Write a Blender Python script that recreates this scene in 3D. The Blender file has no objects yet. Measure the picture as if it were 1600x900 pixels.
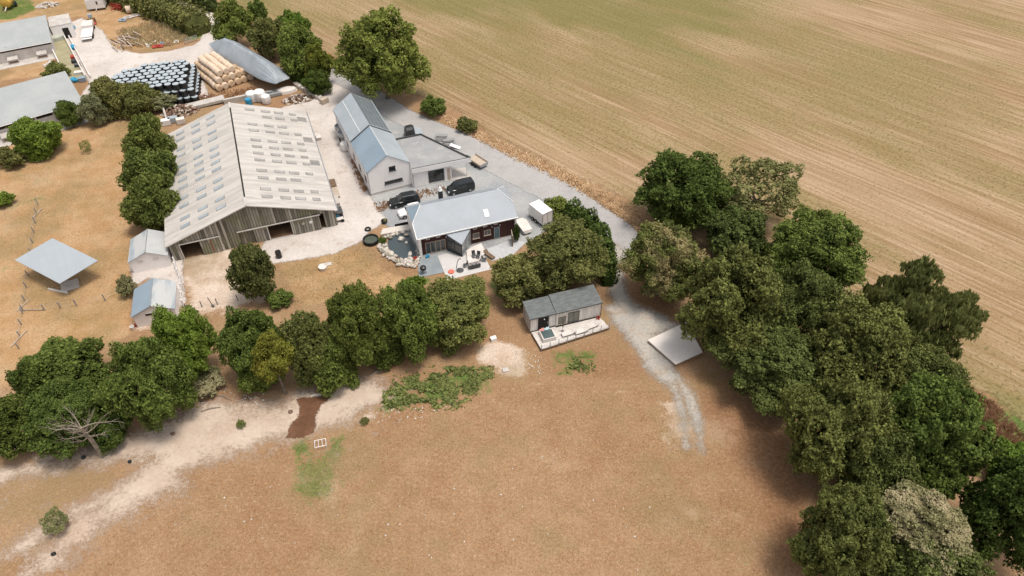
import bpy, math, random
import numpy as np
from mathutils import Vector, Matrix, noise
R = math.radians
random.seed(7)
sc = bpy.context.scene
col = sc.collection

# ---------------------------------------------------------------- camera, world, sun, exposure
CAMH, FPX, PITCH = 65.0, 1081.0, R(44)
cam = bpy.data.cameras.new("camera"); cam.sensor_width = 36; cam.lens = 36 * FPX / 1600
cam.clip_start = 0.5; cam.clip_end = 6000
camo = bpy.data.objects.new("camera", cam); col.objects.link(camo)
camo.location = (0, 0, CAMH); camo.rotation_euler = (math.pi / 2 - PITCH, 0, 0)
sc.camera = camo

SUN = Vector((0.24, -0.06, 1.0)).normalized()
world = bpy.data.worlds.new("World"); sc.world = world; world.use_nodes = True
wn = world.node_tree; wn.nodes.clear()
sky = wn.nodes.new("ShaderNodeTexSky"); sky.sky_type = 'NISHITA'; sky.sun_disc = False
sky.sun_elevation = math.asin(SUN.z); sky.sun_rotation = math.atan2(SUN.x, SUN.y)
sky.air_density = 1.0; sky.dust_density = 3.0; sky.ozone_density = 0.6
hs = wn.nodes.new("ShaderNodeHueSaturation"); hs.inputs['Saturation'].default_value = 0.22
bg = wn.nodes.new("ShaderNodeBackground"); bg.inputs['Strength'].default_value = 0.14
wo = wn.nodes.new("ShaderNodeOutputWorld")
wn.links.new(sky.outputs[0], hs.inputs['Color']); wn.links.new(hs.outputs[0], bg.inputs[0]); wn.links.new(bg.outputs[0], wo.inputs[0])
sun = bpy.data.lights.new("sun", 'SUN'); sun.energy = 2.0; sun.angle = R(16); sun.color = (1.0, 0.93, 0.82)
suno = bpy.data.objects.new("sun", sun); col.objects.link(suno)
suno.rotation_euler = SUN.to_track_quat('Z', 'Y').to_euler(); suno.location = (60, 20, 120)
vs = sc.view_settings
vs.view_transform = 'Standard'; vs.look = 'None'; vs.gamma = 1; vs.use_curve_mapping = False
vs.exposure = 0.36
sc.cycles.max_bounces = 6; sc.cycles.diffuse_bounces = 3; sc.cycles.transparent_max_bounces = 6

# ---------------------------------------------------------------- survey helper: where a sighted point stands on the land
SP, CP = math.sin(PITCH), math.cos(PITCH)
def G(px, py, z=0.0):
    u = (px - 800) / FPX; v = (py - 450) / FPX
    t = (CAMH - z) / (SP + v * CP)
    return Vector((u * t, (CP - v * SP) * t, z))
def scale_at(x, y, z):
    return FPX / (y * CP + (CAMH - z) * SP)

# ---------------------------------------------------------------- mesh builder
class MB:
    def __init__(s): s.v = []; s.f = []; s.mi = []
    def add(s, vs, fs, mi=0):
        n = len(s.v); s.v += [tuple(p) for p in vs]; s.f += [tuple(i + n for i in f) for f in fs]; s.mi += [mi] * len(fs)
        return s
    def box(s, c, d, rz=0.0, mi=0, M=None):
        hx, hy, hz = d[0] / 2, d[1] / 2, d[2] / 2
        vs = [Vector((x, y, z)) for z in (-hz, hz) for x, y in ((-hx, -hy), (hx, -hy), (hx, hy), (-hx, hy))]
        m = (Matrix.Translation(c) @ Matrix.Rotation(rz, 4, 'Z')) if M is None else (Matrix.Translation(c) @ M)
        return s.add([m @ v for v in vs], [(3, 2, 1, 0), (4, 5, 6, 7), (0, 1, 5, 4), (1, 2, 6, 5), (2, 3, 7, 6), (3, 0, 4, 7)], mi)
    def bb(s, x0, x1, y0, y1, z0, z1, mi=0):
        return s.box(((x0 + x1) / 2, (y0 + y1) / 2, (z0 + z1) / 2), (x1 - x0, y1 - y0, z1 - z0), 0, mi)
    def beam(s, a, b, w, h=None):
        a = Vector(a); b = Vector(b); d = b - a; h = h or w
        q = d.to_track_quat('X', 'Z').to_matrix().to_4x4()
        return s.box((a + b) / 2, (d.length, w, h), M=q)
    def prism(s, pts, z0, z1, mi=0):       # pts: (x,y) ccw
        n = len(pts)
        vs = [(p[0], p[1], z0) for p in pts] + [(p[0], p[1], z1) for p in pts]
        fs = [tuple(range(n - 1, -1, -1)), tuple(range(n, 2 * n))] + [(i, (i + 1) % n, n + (i + 1) % n, n + i) for i in range(n)]
        return s.add(vs, fs, mi)
    def prism_y(s, pts, y0, y1, mi=0):     # pts: (x,z), extruded along y
        n = len(pts)
        vs = [(p[0], y0, p[1]) for p in pts] + [(p[0], y1, p[1]) for p in pts]
        fs = [tuple(range(n)), tuple(range(2 * n - 1, n - 1, -1))] + [(n + i, n + (i + 1) % n, (i + 1) % n, i) for i in range(n)]
        return s.add(vs, fs, mi)
    def slab(s, quad, t, mi=0):            # a thick plate; quad = top corners ccw seen from outside
        q = [Vector(p) for p in quad]
        n = (q[1] - q[0]).cross(q[2] - q[0]).normalized()
        m = len(q)
        vs = q + [p - n * t for p in q]
        fs = [tuple(range(m)), tuple(range(2 * m - 1, m - 1, -1))] + [(i, m + i, m + (i + 1) % m, (i + 1) % m) for i in range(m)]
        return s.add(vs, fs, mi)
    def lathe(s, prof, n=16, c=(0, 0, 0), M=None, mi=0, closed=True):
        vs = []; fs = []
        for r, z in prof:
            for k in range(n):
                a = 2 * math.pi * k / n; vs.append(Vector((r * math.cos(a), r * math.sin(a), z)))
        for i in range(len(prof) - 1):
            for k in range(n):
                k2 = (k + 1) % n; fs.append((i * n + k, i * n + k2, (i + 1) * n + k2, (i + 1) * n + k))
        if closed:
            fs.append(tuple(range(n - 1, -1, -1))); fs.append(tuple((len(prof) - 1) * n + k for k in range(n)))
        m = Matrix.Translation(c) @ (M if M else Matrix())
        return s.add([m @ v for v in vs], fs, mi)
    def cyl(s, c, r, h, n=14, M=None, mi=0):
        return s.lathe([(r * .95, 0), (r, h * .06), (r, h * .94), (r * .95, h)], n, c, M, mi)
    def tube(s, pts, rads, n=6, mi=0):
        pts = [Vector(p) for p in pts]; vs = []; fs = []
        for i, p in enumerate(pts):
            d = (pts[min(i + 1, len(pts) - 1)] - pts[max(i - 1, 0)]).normalized()
            q = d.to_track_quat('Z', 'Y').to_matrix(); r = rads[i] if hasattr(rads, '__len__') else rads
            for k in range(n):
                a = 2 * math.pi * k / n; vs.append(p + q @ Vector((r * math.cos(a), r * math.sin(a), 0)))
        for i in range(len(pts) - 1):
            for k in range(n):
                k2 = (k + 1) % n; fs.append((i * n + k, i * n + k2, (i + 1) * n + k2, (i + 1) * n + k))
        fs.append(tuple(range(n - 1, -1, -1))); fs.append(tuple((len(pts) - 1) * n + k for k in range(n)))
        return s.add(vs, fs, mi)
    def rock(s, c, r, seed=0, sub=1, mi=0):
        vs, fs = ICO[sub]
        rn = random.Random(seed); q = Matrix.Rotation(rn.uniform(0, 6.28), 4, 'Z') @ Matrix.Rotation(rn.uniform(0, 6.28), 4, 'X')
        sx = (rn.uniform(.75, 1.2), rn.uniform(.75, 1.2), rn.uniform(.65, 1))
        out = []
        for v in vs:
            w = q @ v; k = r * rn.uniform(.8, 1.12)
            out.append((c[0] + w.x * k * sx[0], c[1] + w.y * k * sx[1], c[2] + w.z * k * sx[2]))
        return s.add(out, fs, mi)
    def mesh(s, name, mats, smooth=False):
        me = bpy.data.meshes.new(name); me.from_pydata(s.v, [], s.f)
        for m in (mats if isinstance(mats, (list, tuple)) else [mats]): me.materials.append(m)
        if any(s.mi): me.polygons.foreach_set('material_index', s.mi)
        if smooth: me.polygons.foreach_set('use_smooth', [True] * len(me.polygons))
        me.update(); return me
    def build(s, name, mats, parent=None, loc=None, rz=0.0, smooth=False):
        o = bpy.data.objects.new(name, s.mesh(name, mats, smooth)); col.objects.link(o)
        if parent: o.parent = parent
        if loc is not None: o.location = loc
        o.rotation_euler.z = rz
        return o
import bmesh
ICO = {}
for k in (1, 2, 3):
    b = bmesh.new(); bmesh.ops.create_icosphere(b, subdivisions=k, radius=1)
    ICO[k] = ([v.co.copy() for v in b.verts], [tuple(v.index for v in f.verts) for f in b.faces]); b.free()

def tag(o, label=None, cat=None, group=None, kind=None):
    for k, v in (('label', label), ('category', cat), ('group', group), ('kind', kind)):
        if v: o[k] = v
    return o
def thing(name, label, cat, loc=(0, 0, 0), rz=0.0, group=None):
    o = bpy.data.objects.new(name, None); col.objects.link(o); o.empty_display_size = .3
    o.location = loc; o.rotation_euler.z = rz
    return tag(o, label, cat, group)
def copy_tree(o, parent=None):
    c = o.copy(); col.objects.link(c); c.parent = parent
    for ch in list(o.children): copy_tree(ch, c)
    return c

# ---------------------------------------------------------------- materials
class NT:
    def __init__(s, nt): s.nt = nt; s.n = nt.nodes; s.l = nt.links
    def node(s, t, **kw):
        n = s.n.new(t)
        for k, v in kw.items(): setattr(n, k, v)
        return n
    def link(s, a, b): s.l.new(a, b)
    def setin(s, sock, v):
        if hasattr(v, 'is_linked') or isinstance(v, bpy.types.NodeSocket): s.l.new(v, sock)
        else: sock.default_value = v
    def noise(s, vec, scale, detail=3, rough=.55, dist=0.0):
        n = s.node('ShaderNodeTexNoise'); s.l.new(vec, n.inputs['Vector'])
        n.inputs['Scale'].default_value = scale; n.inputs['Detail'].default_value = detail
        n.inputs['Roughness'].default_value = rough; n.inputs['Distortion'].default_value = dist
        return n.outputs['Fac']
    def mix(s, fac, a, b):
        n = s.node('ShaderNodeMix', data_type='RGBA'); s.setin(n.inputs[0], fac)
        s.setin(n.inputs[6], c4(a)); s.setin(n.inputs[7], c4(b)); return n.outputs[2]
    def math(s, op, a, b=0.0, clamp=False):
        n = s.node('ShaderNodeMath', operation=op, use_clamp=clamp); s.setin(n.inputs[0], a); s.setin(n.inputs[1], b); return n.outputs[0]
    def step(s, x, lo, hi):
        n = s.node('ShaderNodeMapRange', interpolation_type='SMOOTHSTEP'); s.setin(n.inputs[0], x)
        n.inputs[1].default_value = lo; n.inputs[2].default_value = hi; return n.outputs[0]
    def attr(s, name):
        n = s.node('ShaderNodeAttribute', attribute_name=name); return n.outputs['Fac']
    def mapping(s, vec, scale=(1, 1, 1), rot=(0, 0, 0)):
        n = s.node('ShaderNodeMapping'); s.l.new(vec, n.inputs[0]); n.inputs['Scale'].default_value = scale; n.inputs['Rotation'].default_value = rot
        return n.outputs[0]
    def bump(s, h, strength, dist=.05):
        n = s.node('ShaderNodeBump'); s.setin(n.inputs['Height'], h); n.inputs['Strength'].default_value = strength; n.inputs['Distance'].default_value = dist
        return n.outputs[0]
def c4(c):
    return (*c, 1.0) if isinstance(c, tuple) and len(c) == 3 else c
def newmat(name):
    m = bpy.data.materials.new(name); m.use_nodes = True
    t = NT(m.node_tree); b = t.n['Principled BSDF']; return m, t, b
def mat(name, a, b=None, scale=1.5, rough=.8, lo=.35, hi=.7, stretch=(1, 1, 1), fine=0.0, bump=0.0, metal=0.0, spec=.3, wear=None, wear_lo=.6, ridge=None):
    """general surface: two tones by noise, optional third 'wear' stain, optional ridges (axis, per metre, depth)"""
    m, t, bs = newmat(name)
    tc = t.node('ShaderNodeTexCoord').outputs['Object']
    oi = t.node('ShaderNodeObjectInfo').outputs['Random']
    va = t.node('ShaderNodeVectorMath', operation='ADD'); t.link(tc, va.inputs[0])
    cx = t.node('ShaderNodeCombineXYZ'); t.link(t.math('MULTIPLY', oi, 37.0), cx.inputs[2]); t.link(cx.outputs[0], va.inputs[1])
    v = t.mapping(va.outputs[0], stretch)
    n1 = t.noise(v, scale, 4, .6)
    c = t.mix(t.step(n1, lo, hi), a, b if b else tuple(x * .85 for x in a))
    if wear:
        c = t.mix(t.step(t.noise(v, scale * 2.7, 4, .65), wear_lo, wear_lo + .15), c, wear)
    if fine:
        n2 = t.noise(v, scale * 9, 2)
        hsv = t.node('ShaderNodeHueSaturation'); t.setin(hsv.inputs['Color'], c)
        t.setin(hsv.inputs['Value'], t.math('ADD', t.math('MULTIPLY', n2, fine), 1 - fine / 2)); c = hsv.outputs[0]
    t.setin(bs.inputs['Base Color'], c)
    bs.inputs['Roughness'].default_value = rough; bs.inputs['Metallic'].default_value = metal
    bs.inputs['Specular IOR Level'].default_value = spec
    if ridge:
        w = t.node('ShaderNodeTexWave', wave_type='BANDS', bands_direction=ridge[0]); t.link(tc, w.inputs['Vector'])
        w.inputs['Scale'].default_value = ridge[1] / (2 * math.pi) * 2 * math.pi / 20 * 2 ; w.inputs['Scale'].default_value = ridge[1] * .314
        t.link(t.bump(w.outputs['Fac'], ridge[2], .08), bs.inputs['Normal'])
    elif bump:
        t.link(t.bump(t.noise(v, scale * 5, 3), bump, .05), bs.inputs['Normal'])
    return m
def planks(name, dark, light, axis='X', per_m=5.0, green=None):
    m, t, bs = newmat(name)
    tc = t.node('ShaderNodeTexCoord').outputs['Object']
    sx = t.node('ShaderNodeSeparateXYZ'); t.link(tc, sx.inputs[0])
    u = t.math('MULTIPLY', sx.outputs[axis], per_m)
    wn_ = t.node('ShaderNodeTexWhiteNoise', noise_dimensions='1D'); t.link(t.math('FLOOR', u), wn_.inputs['W'])
    st = (7, 7, .5) if axis != 'Z' else (.5, .5, 7)
    grain = t.noise(t.mapping(tc, st), 1.2, 4, .65)
    f = t.math('ADD', t.math('MULTIPLY', wn_.outputs[0], .55), t.math('MULTIPLY', grain, .6))
    c = t.mix(t.step(f, .2, .95), dark, light)
    if green:
        c = t.mix(t.step(t.noise(tc, .35, 3), .45, .65), c, green)
    fr = t.math('FRACT', u)
    gap = t.step(fr, .04, .24)
    c = t.mix(gap, tuple(x * .35 for x in dark), c)
    t.setin(bs.inputs['Base Color'], c); bs.inputs['Roughness'].default_value = .85
    t.link(t.bump(gap, .6, .03), bs.inputs['Normal'])
    return m
def leafmat(name, dark, light, warm=None, warm_amt=0.0):
    m, t, bs = newmat(name)
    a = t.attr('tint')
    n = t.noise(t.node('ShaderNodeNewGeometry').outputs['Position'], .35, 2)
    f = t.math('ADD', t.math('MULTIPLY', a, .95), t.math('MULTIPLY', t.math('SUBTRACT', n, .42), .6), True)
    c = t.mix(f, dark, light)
    if warm:
        n2 = t.noise(t.node('ShaderNodeNewGeometry').outputs['Position'], .28, 2)
        c = t.mix(t.math('MULTIPLY', t.step(n2, .62 - warm_amt * .4, .82 - warm_amt * .4), .9), c, warm)
    oi = t.node('ShaderNodeObjectInfo').outputs['Random']; hv = t.node('ShaderNodeHueSaturation'); t.setin(hv.inputs['Color'], c)
    t.setin(hv.inputs['Value'], t.math('ADD', t.math('MULTIPLY', oi, .40), .86)); t.setin(hv.inputs['Hue'], t.math('ADD', t.math('MULTIPLY', oi, -.035), .515)); c = hv.outputs[0]
    t.setin(bs.inputs['Base Color'], c); bs.inputs['Roughness'].default_value = .6; bs.inputs['Specular IOR Level'].default_value = .08
    tr = t.node('ShaderNodeBsdfTranslucent'); t.setin(tr.inputs[0], c)
    mx = t.node('ShaderNodeMixShader'); mx.inputs[0].default_value = .30
    out = t.n['Material Output']
    t.link(bs.outputs[0], mx.inputs[1]); t.link(tr.outputs[0], mx.inputs[2]); t.link(mx.outputs[0], out.inputs[0])
    return m

# --- ground node group: dry pasture with masks
def ground_group():
    g = bpy.data.node_groups.new("ground_colour", 'ShaderNodeTree')
    g.interface.new_socket("Color", in_out='OUTPUT', socket_type='NodeSocketColor')
    g.interface.new_socket("Height", in_out='OUTPUT', socket_type='NodeSocketFloat')
    t = NT(g); out = t.node('NodeGroupOutput')
    P = t.node('ShaderNodeNewGeometry').outputs['Position']
    n0 = t.noise(P, .045, 4, .6); n1 = t.noise(P, .33, 4, .62); n2 = t.noise(P, 2.6, 4, .7); n3 = t.noise(P, 6.5, 2, .6)
    big = t.math('ADD', t.math('MULTIPLY', n0, .55), t.math('MULTIPLY', n1, .45))
    c = t.mix(t.step(big, .36, .64), (.275, .158, .083), (.345, .216, .124))
    c = t.mix(t.math('MULTIPLY', t.step(n2, .5, .72), .5), c, (.46, .335, .225))
    c = t.mix(t.math('MULTIPLY', t.step(t.noise(P, .16, 3, .7), .55, .72), .45), c, (.24, .155, .075))
    # golden paddock
    gold = t.mix(t.step(n1, .35, .65), (.375, .222, .108), (.43, .280, .155))
    gold = t.mix(t.math('MULTIPLY', t.step(t.noise(P, .12, 4, .65), .48, .68), .6), gold, (.27, .18, .075))
    c = t.mix(t.step(t.math('ADD', t.attr('gold'), t.math('MULTIPLY', t.math('SUBTRACT', n1, .5), .8)), .35, .65), c, gold)
    # red-brown ground beside the trees
    red = t.mix(t.step(n2, .35, .7), (.205, .105, .055), (.31, .175, .095))
    c = t.mix(t.math('MULTIPLY', t.step(t.math('ADD', t.attr('red'), t.math('MULTIPLY', t.math('SUBTRACT', n1, .5), .9)), .3, .75), .85), c, red)
    # bare dusty earth
    dust = t.mix(t.step(n1, .35, .7), (.50, .385, .30), (.60, .49, .40))
    dust = t.mix(t.math('MULTIPLY', t.step(n2, .55, .75), .35), dust, (.40, .28, .20))
    c = t.mix(t.step(t.math('ADD', t.attr('dust'), t.math('ADD', t.math('MULTIPLY', t.math('SUBTRACT', n1, .5), .9), t.math('MULTIPLY', t.math('SUBTRACT', n2, .5), .5))), .35, .7), c, dust)
    # green grass
    grn = t.mix(t.step(n2, .35, .7), (.065, .110, .025), (.150, .195, .05))
    c = t.mix(t.step(t.math('ADD', t.attr('green'), t.math('ADD', t.math('MULTIPLY', t.math('SUBTRACT', n1, .5), 1.8), t.math('MULTIPLY', t.math('SUBTRACT', n2, .5), 1.3))), .35, .72), c, grn)
    # small dark tufts and droppings
    c = t.mix(t.math('MULTIPLY', t.step(t.noise(P, .9, 2, .5), .72, .78), .4), c, (.15, .10, .05))
    c = t.mix(t.math('MULTIPLY', t.step(t.noise(P, .09, 4, .65), .46, .66), .65), c, (.245, .172, .085))
    c = t.mix(t.math('MULTIPLY', t.step(t.noise(P, .07, 4, .7), .54, .70), .5), c, (.42, .30, .20))
    hsv = t.node('ShaderNodeHueSaturation'); t.setin(hsv.inputs['Color'], c)
    t.setin(hsv.inputs['Value'], t.math('ADD', t.math('MULTIPLY', t.math('ADD', n3, t.noise(P, 3.2, 3, .7)), .85), .15))
    t.link(hsv.outputs[0], out.inputs[0])
    t.link(t.math('ADD', t.math('MULTIPLY', n2, .6), n3), out.inputs[1])
    return g
GG = ground_group()
def sheetmat(name, fn, rough=.9, jag=.9, lo=.3, hi=.7):
    m, t, bs = newmat(name)
    g = t.node('ShaderNodeGroup', node_tree=GG)
    P = t.node('ShaderNodeNewGeometry').outputs['Position']
    c, h = fn(t, P)
    if jag is None:
        f = t.step(t.attr('edge'), .3, .7)
    else:
        n = t.math('ADD', t.math('MULTIPLY', t.math('SUBTRACT', t.noise(P, .35, 4, .7), .5), jag * 1.7), t.math('MULTIPLY', t.math('SUBTRACT', t.noise(P, 2.6, 4, .7), .5), jag * 1.3))
        f = t.step(t.math('ADD', t.attr('edge'), n), lo, hi)
    t.setin(bs.inputs['Base Color'], c); bs.inputs['Roughness'].default_value = rough; t.setin(bs.inputs['Alpha'], f)
    bs.inputs['Specular IOR Level'].default_value = .15
    t.link(t.bump(h if h is not None else g.outputs[1], .5, .06), bs.inputs['Normal'])
    return m
def f_ground(t, P):
    g = t.node('ShaderNodeGroup', node_tree=GG); return g.outputs[0], g.outputs[1]
def f_field(t, P):
    # straight tractor rows with a slight wander
    n00 = t.noise(P, .011, 2, .5)
    sp = t.node('ShaderNodeSeparateXYZ'); t.link(P, sp.inputs[0])
    r = t.math('ADD', t.math('MULTIPLY', t.math('ADD', sp.outputs[0], sp.outputs[1]), .7071), t.math('MULTIPLY', n00, 5.0))
    al = t.math('MULTIPLY', t.math('SUBTRACT', sp.outputs[0], sp.outputs[1]), .7071)
    def rowvec(k):
        c = t.node('ShaderNodeCombineXYZ'); t.link(r, c.inputs[0]); t.link(t.math('MULTIPLY', al, k), c.inputs[1]); return c.outputs[0]
    n1 = t.noise(rowvec(.22), .11, 5, .62); n2 = t.noise(rowvec(.06), .75, 4, .62); n3 = t.noise(P, 2.2, 3, .7); n4 = t.noise(P, 6.0, 2); n5 = t.noise(rowvec(.4), .045, 4, .6)
    c = t.mix(t.step(n1, .32, .68), (.262, .166, .088), (.318, .214, .122))
    c = t.mix(t.math('MULTIPLY', t.step(n2, .44, .70), .55), c, (.43, .305, .195))
    c = t.mix(t.math('MULTIPLY', t.step(n2, .50, .30), .5), c, (.235, .145, .068))
    n6 = t.noise(rowvec(.025), 1.9, 2, .5)
    c = t.mix(t.math('MULTIPLY', t.step(n6, .51, .62), .60), c, (.215, .140, .066))
    c = t.mix(t.math('MULTIPLY', t.step(n6, .47, .36), .45), c, (.47, .345, .235))
    tl = t.math('PINGPONG', t.math('ADD', r, 3.0), 7.0)
    c = t.mix(t.math('MULTIPLY', t.math('MULTIPLY', t.step(t.math('ABSOLUTE', t.math('SUBTRACT', tl, .9)), .32, .08), t.step(n1, .30, .55)), .40), c, (.44, .325, .22))
    gm = t.math('ADD', t.math('MULTIPLY', t.attr('green'), .40), t.math('ADD', t.math('MULTIPLY', n5, 1.05), t.math('SUBTRACT', t.math('MULTIPLY', n1, .6), .22)))
    ol = t.step(gm, .53, .80); gr = t.step(gm, .80, 1.0)
    c = t.mix(t.math('MULTIPLY', ol, .56), c, (.225, .178, .068))
    c = t.mix(t.math('MULTIPLY', gr, .48), c, (.135, .140, .038))
    c = t.mix(t.math('MULTIPLY', t.step(n5, .52, .34), .30), c, (.42, .305, .20))
    dens = t.math('ADD', t.noise(rowvec(.8), 2.6, 3, .6), t.math('MULTIPLY', ol, .07))
    c = t.mix(t.math('MULTIPLY', t.step(dens, .59, .68), .7), c, (.115, .090, .033))
    hsv = t.node('ShaderNodeHueSaturation'); t.setin(hsv.inputs['Color'], c)
    t.setin(hsv.inputs['Value'], t.math('ADD', t.math('MULTIPLY', t.math('ADD', n3, n4), .65), .35))
    return hsv.outputs[0], t.math('ADD', n3, n2)
def f_two(a, b, s1=.25, s2=2.5, fine=.35, stain=None, stain_s=.5, stain_lo=.6):
    def f(t, P):
        n1 = t.noise(P, s1, 4, .6); n2 = t.noise(P, s2, 3, .65)
        c = t.mix(t.step(n1, .35, .68), a, b)
        if stain: c = t.mix(t.math('MULTIPLY', t.step(t.noise(P, stain_s, 4, .65), stain_lo, stain_lo + .14), .6), c, stain)
        hsv = t.node('ShaderNodeHueSaturation'); t.setin(hsv.inputs['Color'], c)
        t.setin(hsv.inputs['Value'], t.math('ADD', t.math('MULTIPLY', n2, fine * 2), 1 - fine))
        return hsv.outputs[0], n2
    return f

# ---------------------------------------------------------------- land: masks and sheets
def wpoly(px): return np.array([G(*p)[:2] for p in px])
def sdist(X, Y, poly):
    n = len(poly); d = np.full(X.shape, 1e9); ins = np.zeros(X.shape, bool)
    for i in range(n):
        ax, ay = poly[i]; bx, by = poly[(i + 1) % n]
        ex, ey = bx - ax, by - ay; L = ex * ex + ey * ey + 1e-9
        tt = np.clip(((X - ax) * ex + (Y - ay) * ey) / L, 0, 1)
        d = np.minimum(d, (X - ax - tt * ex) ** 2 + (Y - ay - tt * ey) ** 2)
        if abs(ey) > 1e-9:
            c = ((ay > Y) != (by > Y)) & (X < ex * (Y - ay) / ey + ax); ins ^= c
    d = np.sqrt(d); return np.where(ins, d, -d)
def smooth(s, w):
    k = np.clip(s / (2 * w) + .5, 0, 1); return k * k * (3 - 2 * k)
def strip(cl, w):     # polygon around a centre line of (px,py,width m)
    p = [G(a, b) for a, b, *_ in cl]; L = []; Rr = []
    for i, q in enumerate(p):
        d = (p[min(i + 1, len(p) - 1)] - p[max(i - 1, 0)]).normalized(); n = Vector((-d.y, d.x, 0))
        ww = (cl[i][2] if len(cl[i]) > 2 else w) / 2
        L.append((q + n * ww)[:2]); Rr.append((q - n * ww)[:2])
    return np.array(L + Rr[::-1])
MASKS = {
 'gold': [(wpoly([(-200, 185), (60, 185), (200, 175), (262, 185), (200, 290), (205, 400), (205, 520), (160, 540), (40, 600), (-200, 640)]), 2.0, 1.0),
          (wpoly([(430, 415), (560, 385), (600, 420), (655, 440), (600, 460), (470, 480)]), 1.2, .75),
          (wpoly([(-100, -60), (140, -60), (330, 10), (325, 45), (270, 75), (180, 80), (130, 25), (0, 40), (-100, 50)]), 1.5, .9),
          (wpoly([(-100, 85), (85, 70), (105, 115), (-100, 140)]), .8, .6)],
 'red': [(wpoly([(1085, 570), (1150, 600), (1230, 690), (1270, 800), (1285, 905), (1215, 880), (1180, 760), (1100, 660)]), 4.0, 1.0),
         (wpoly([(1395, 555), (1450, 560), (1560, 650), (1640, 690), (1640, 760), (1480, 690), (1420, 620)]), 2.0, 1.0),
         (wpoly([(945, 400), (975, 470), (1000, 400), (1060, 480), (1080, 540), (1040, 500), (985, 480)]), 1.5, .7),
         (wpoly([(825, 545), (960, 520), (1040, 600), (940, 600), (830, 590)]), 1.5, .55),
         (wpoly([(570, 555), (700, 535), (760, 520), (740, 545), (590, 585)]), 1.2, .7),
         (wpoly([(0, 690), (130, 690), (200, 660), (60, 712), (0, 720)]), 1.0, .7)],
 'dust': [(wpoly([(280, 405), (365, 385), (425, 450), (420, 470), (335, 485), (292, 480)]), 1.2, .8),
          (wpoly([(770, 520), (820, 545), (830, 590), (770, 590), (740, 560)]), 1.5, .75),
          (wpoly([(1010, 600), (1090, 640), (1110, 700), (1040, 700)]), 2.5, .6),
          (wpoly([(830, 590), (1000, 600), (1000, 625), (830, 610)]), 2.0, .4),
          (strip([(1095, 690), (1060, 740), (1010, 800), (950, 850), (870, 905)], .5), .5, .42), (strip([(1110, 695), (1078, 750), (1030, 810), (970, 862), (900, 910)], .5), .5, .38), (strip([(300, 745), (420, 712), (560, 668), (700, 640), (840, 610), (1000, 615)], 1.0), 1.2, .33), (wpoly([(520, 640), (640, 645), (560, 668), (500, 672)]), 1.6, .55),
          (wpoly([(290, 470), (440, 465), (350, 500), (290, 510)]), 1.0, .5),
          (wpoly([(195, 500), (330, 470), (330, 520), (210, 520)]), .8, .5)],
 'green': [(wpoly([(452, 692), (484, 688), (490, 722), (464, 728)]), 1.6, .85), (wpoly([(464, 722), (500, 710), (534, 688), (536, 708), (524, 745), (520, 778), (488, 782), (464, 772)]), 1.9, 1.0),
           (wpoly([(-100, -30), (30, -30), (60, 15), (20, 30), (-100, 40)]), 1.0, .8),
           (wpoly([(240, 30), (275, 40), (330, 55), (290, 65), (262, 60)]), .8, .8),
           (wpoly([(400, -300), (1300, -300), (1250, 90), (950, 90), (700, 60), (380, 5)]), 22.0, .9), (wpoly([(520, 40), (1500, 60), (1600, 240), (1250, 230), (950, 250), (760, 170)]), 18.0, .28),
           (wpoly([(1540, 600), (1700, 660), (1700, 760), (1560, 690)]), 2.0, .8),
           (wpoly([(850, 545), (935, 540), (930, 585), (865, 590)]), 1.4, .55),
           (wpoly([(765, 430), (820, 425), (810, 470), (770, 460)]), .8, .8),
           (wpoly([(640, 420), (690, 440), (650, 450)]), .8, .6),
           (wpoly([(0, 265), (80, 250), (110, 320), (40, 400), (0, 420)]), 4, .25),
           (wpoly([(590, 600), (770, 570), (770, 610), (600, 645)]), 1.5, .7)],
}
def add_masks(me, X, Y):
    for k, lst in MASKS.items():
        m = np.zeros(X.shape)
        for poly, w, a in lst: m = np.maximum(m, a * smooth(sdist(X, Y, poly), w))
        at = me.attributes.new(k, 'FLOAT', 'POINT'); at.data.foreach_set('value', m.astype(np.float32))
def relief(X, Y):
    return np.zeros(X.shape)
def grid_sheet(name, polys, w, step, z, m, label=None):
    lo = np.min([p.min(0) for p in polys], 0) - w - step; hi = np.max([p.max(0) for p in polys], 0) + w + step
    xs = np.arange(lo[0], hi[0] + step, step); ys = np.arange(lo[1], hi[1] + step, step)
    X, Y = np.meshgrid(xs, ys); s = np.full(X.shape, -1e9)
    for p in polys: s = np.maximum(s, sdist(X, Y, p))
    e = smooth(s, w); keep = s > -w - step
    cell = keep[:-1, :-1] | keep[1:, :-1] | keep[:-1, 1:] | keep[1:, 1:]
    idx = np.arange(X.size).reshape(X.shape)
    q = np.stack([idx[:-1, :-1][cell], idx[:-1, 1:][cell], idx[1:, 1:][cell], idx[1:, :-1][cell]], 1)
    used, inv = np.unique(q, return_inverse=True); q = inv.reshape(-1, 4)
    xv, yv = X.ravel()[used], Y.ravel()[used]
    me = bpy.data.meshes.new(name); me.from_pydata(np.stack([xv, yv, np.full(xv.shape, z)], 1).tolist(), [], q.tolist())
    add_masks(me, xv, yv)
    at = me.attributes.new('edge', 'FLOAT', 'POINT'); at.data.foreach_set('value', e.ravel()[used].astype(np.float32))
    me.materials.append(m); o = bpy.data.objects.new(name, me); col.objects.link(o); o['kind'] = 'structure'
    if label: o['label'] = label
    return o
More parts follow.
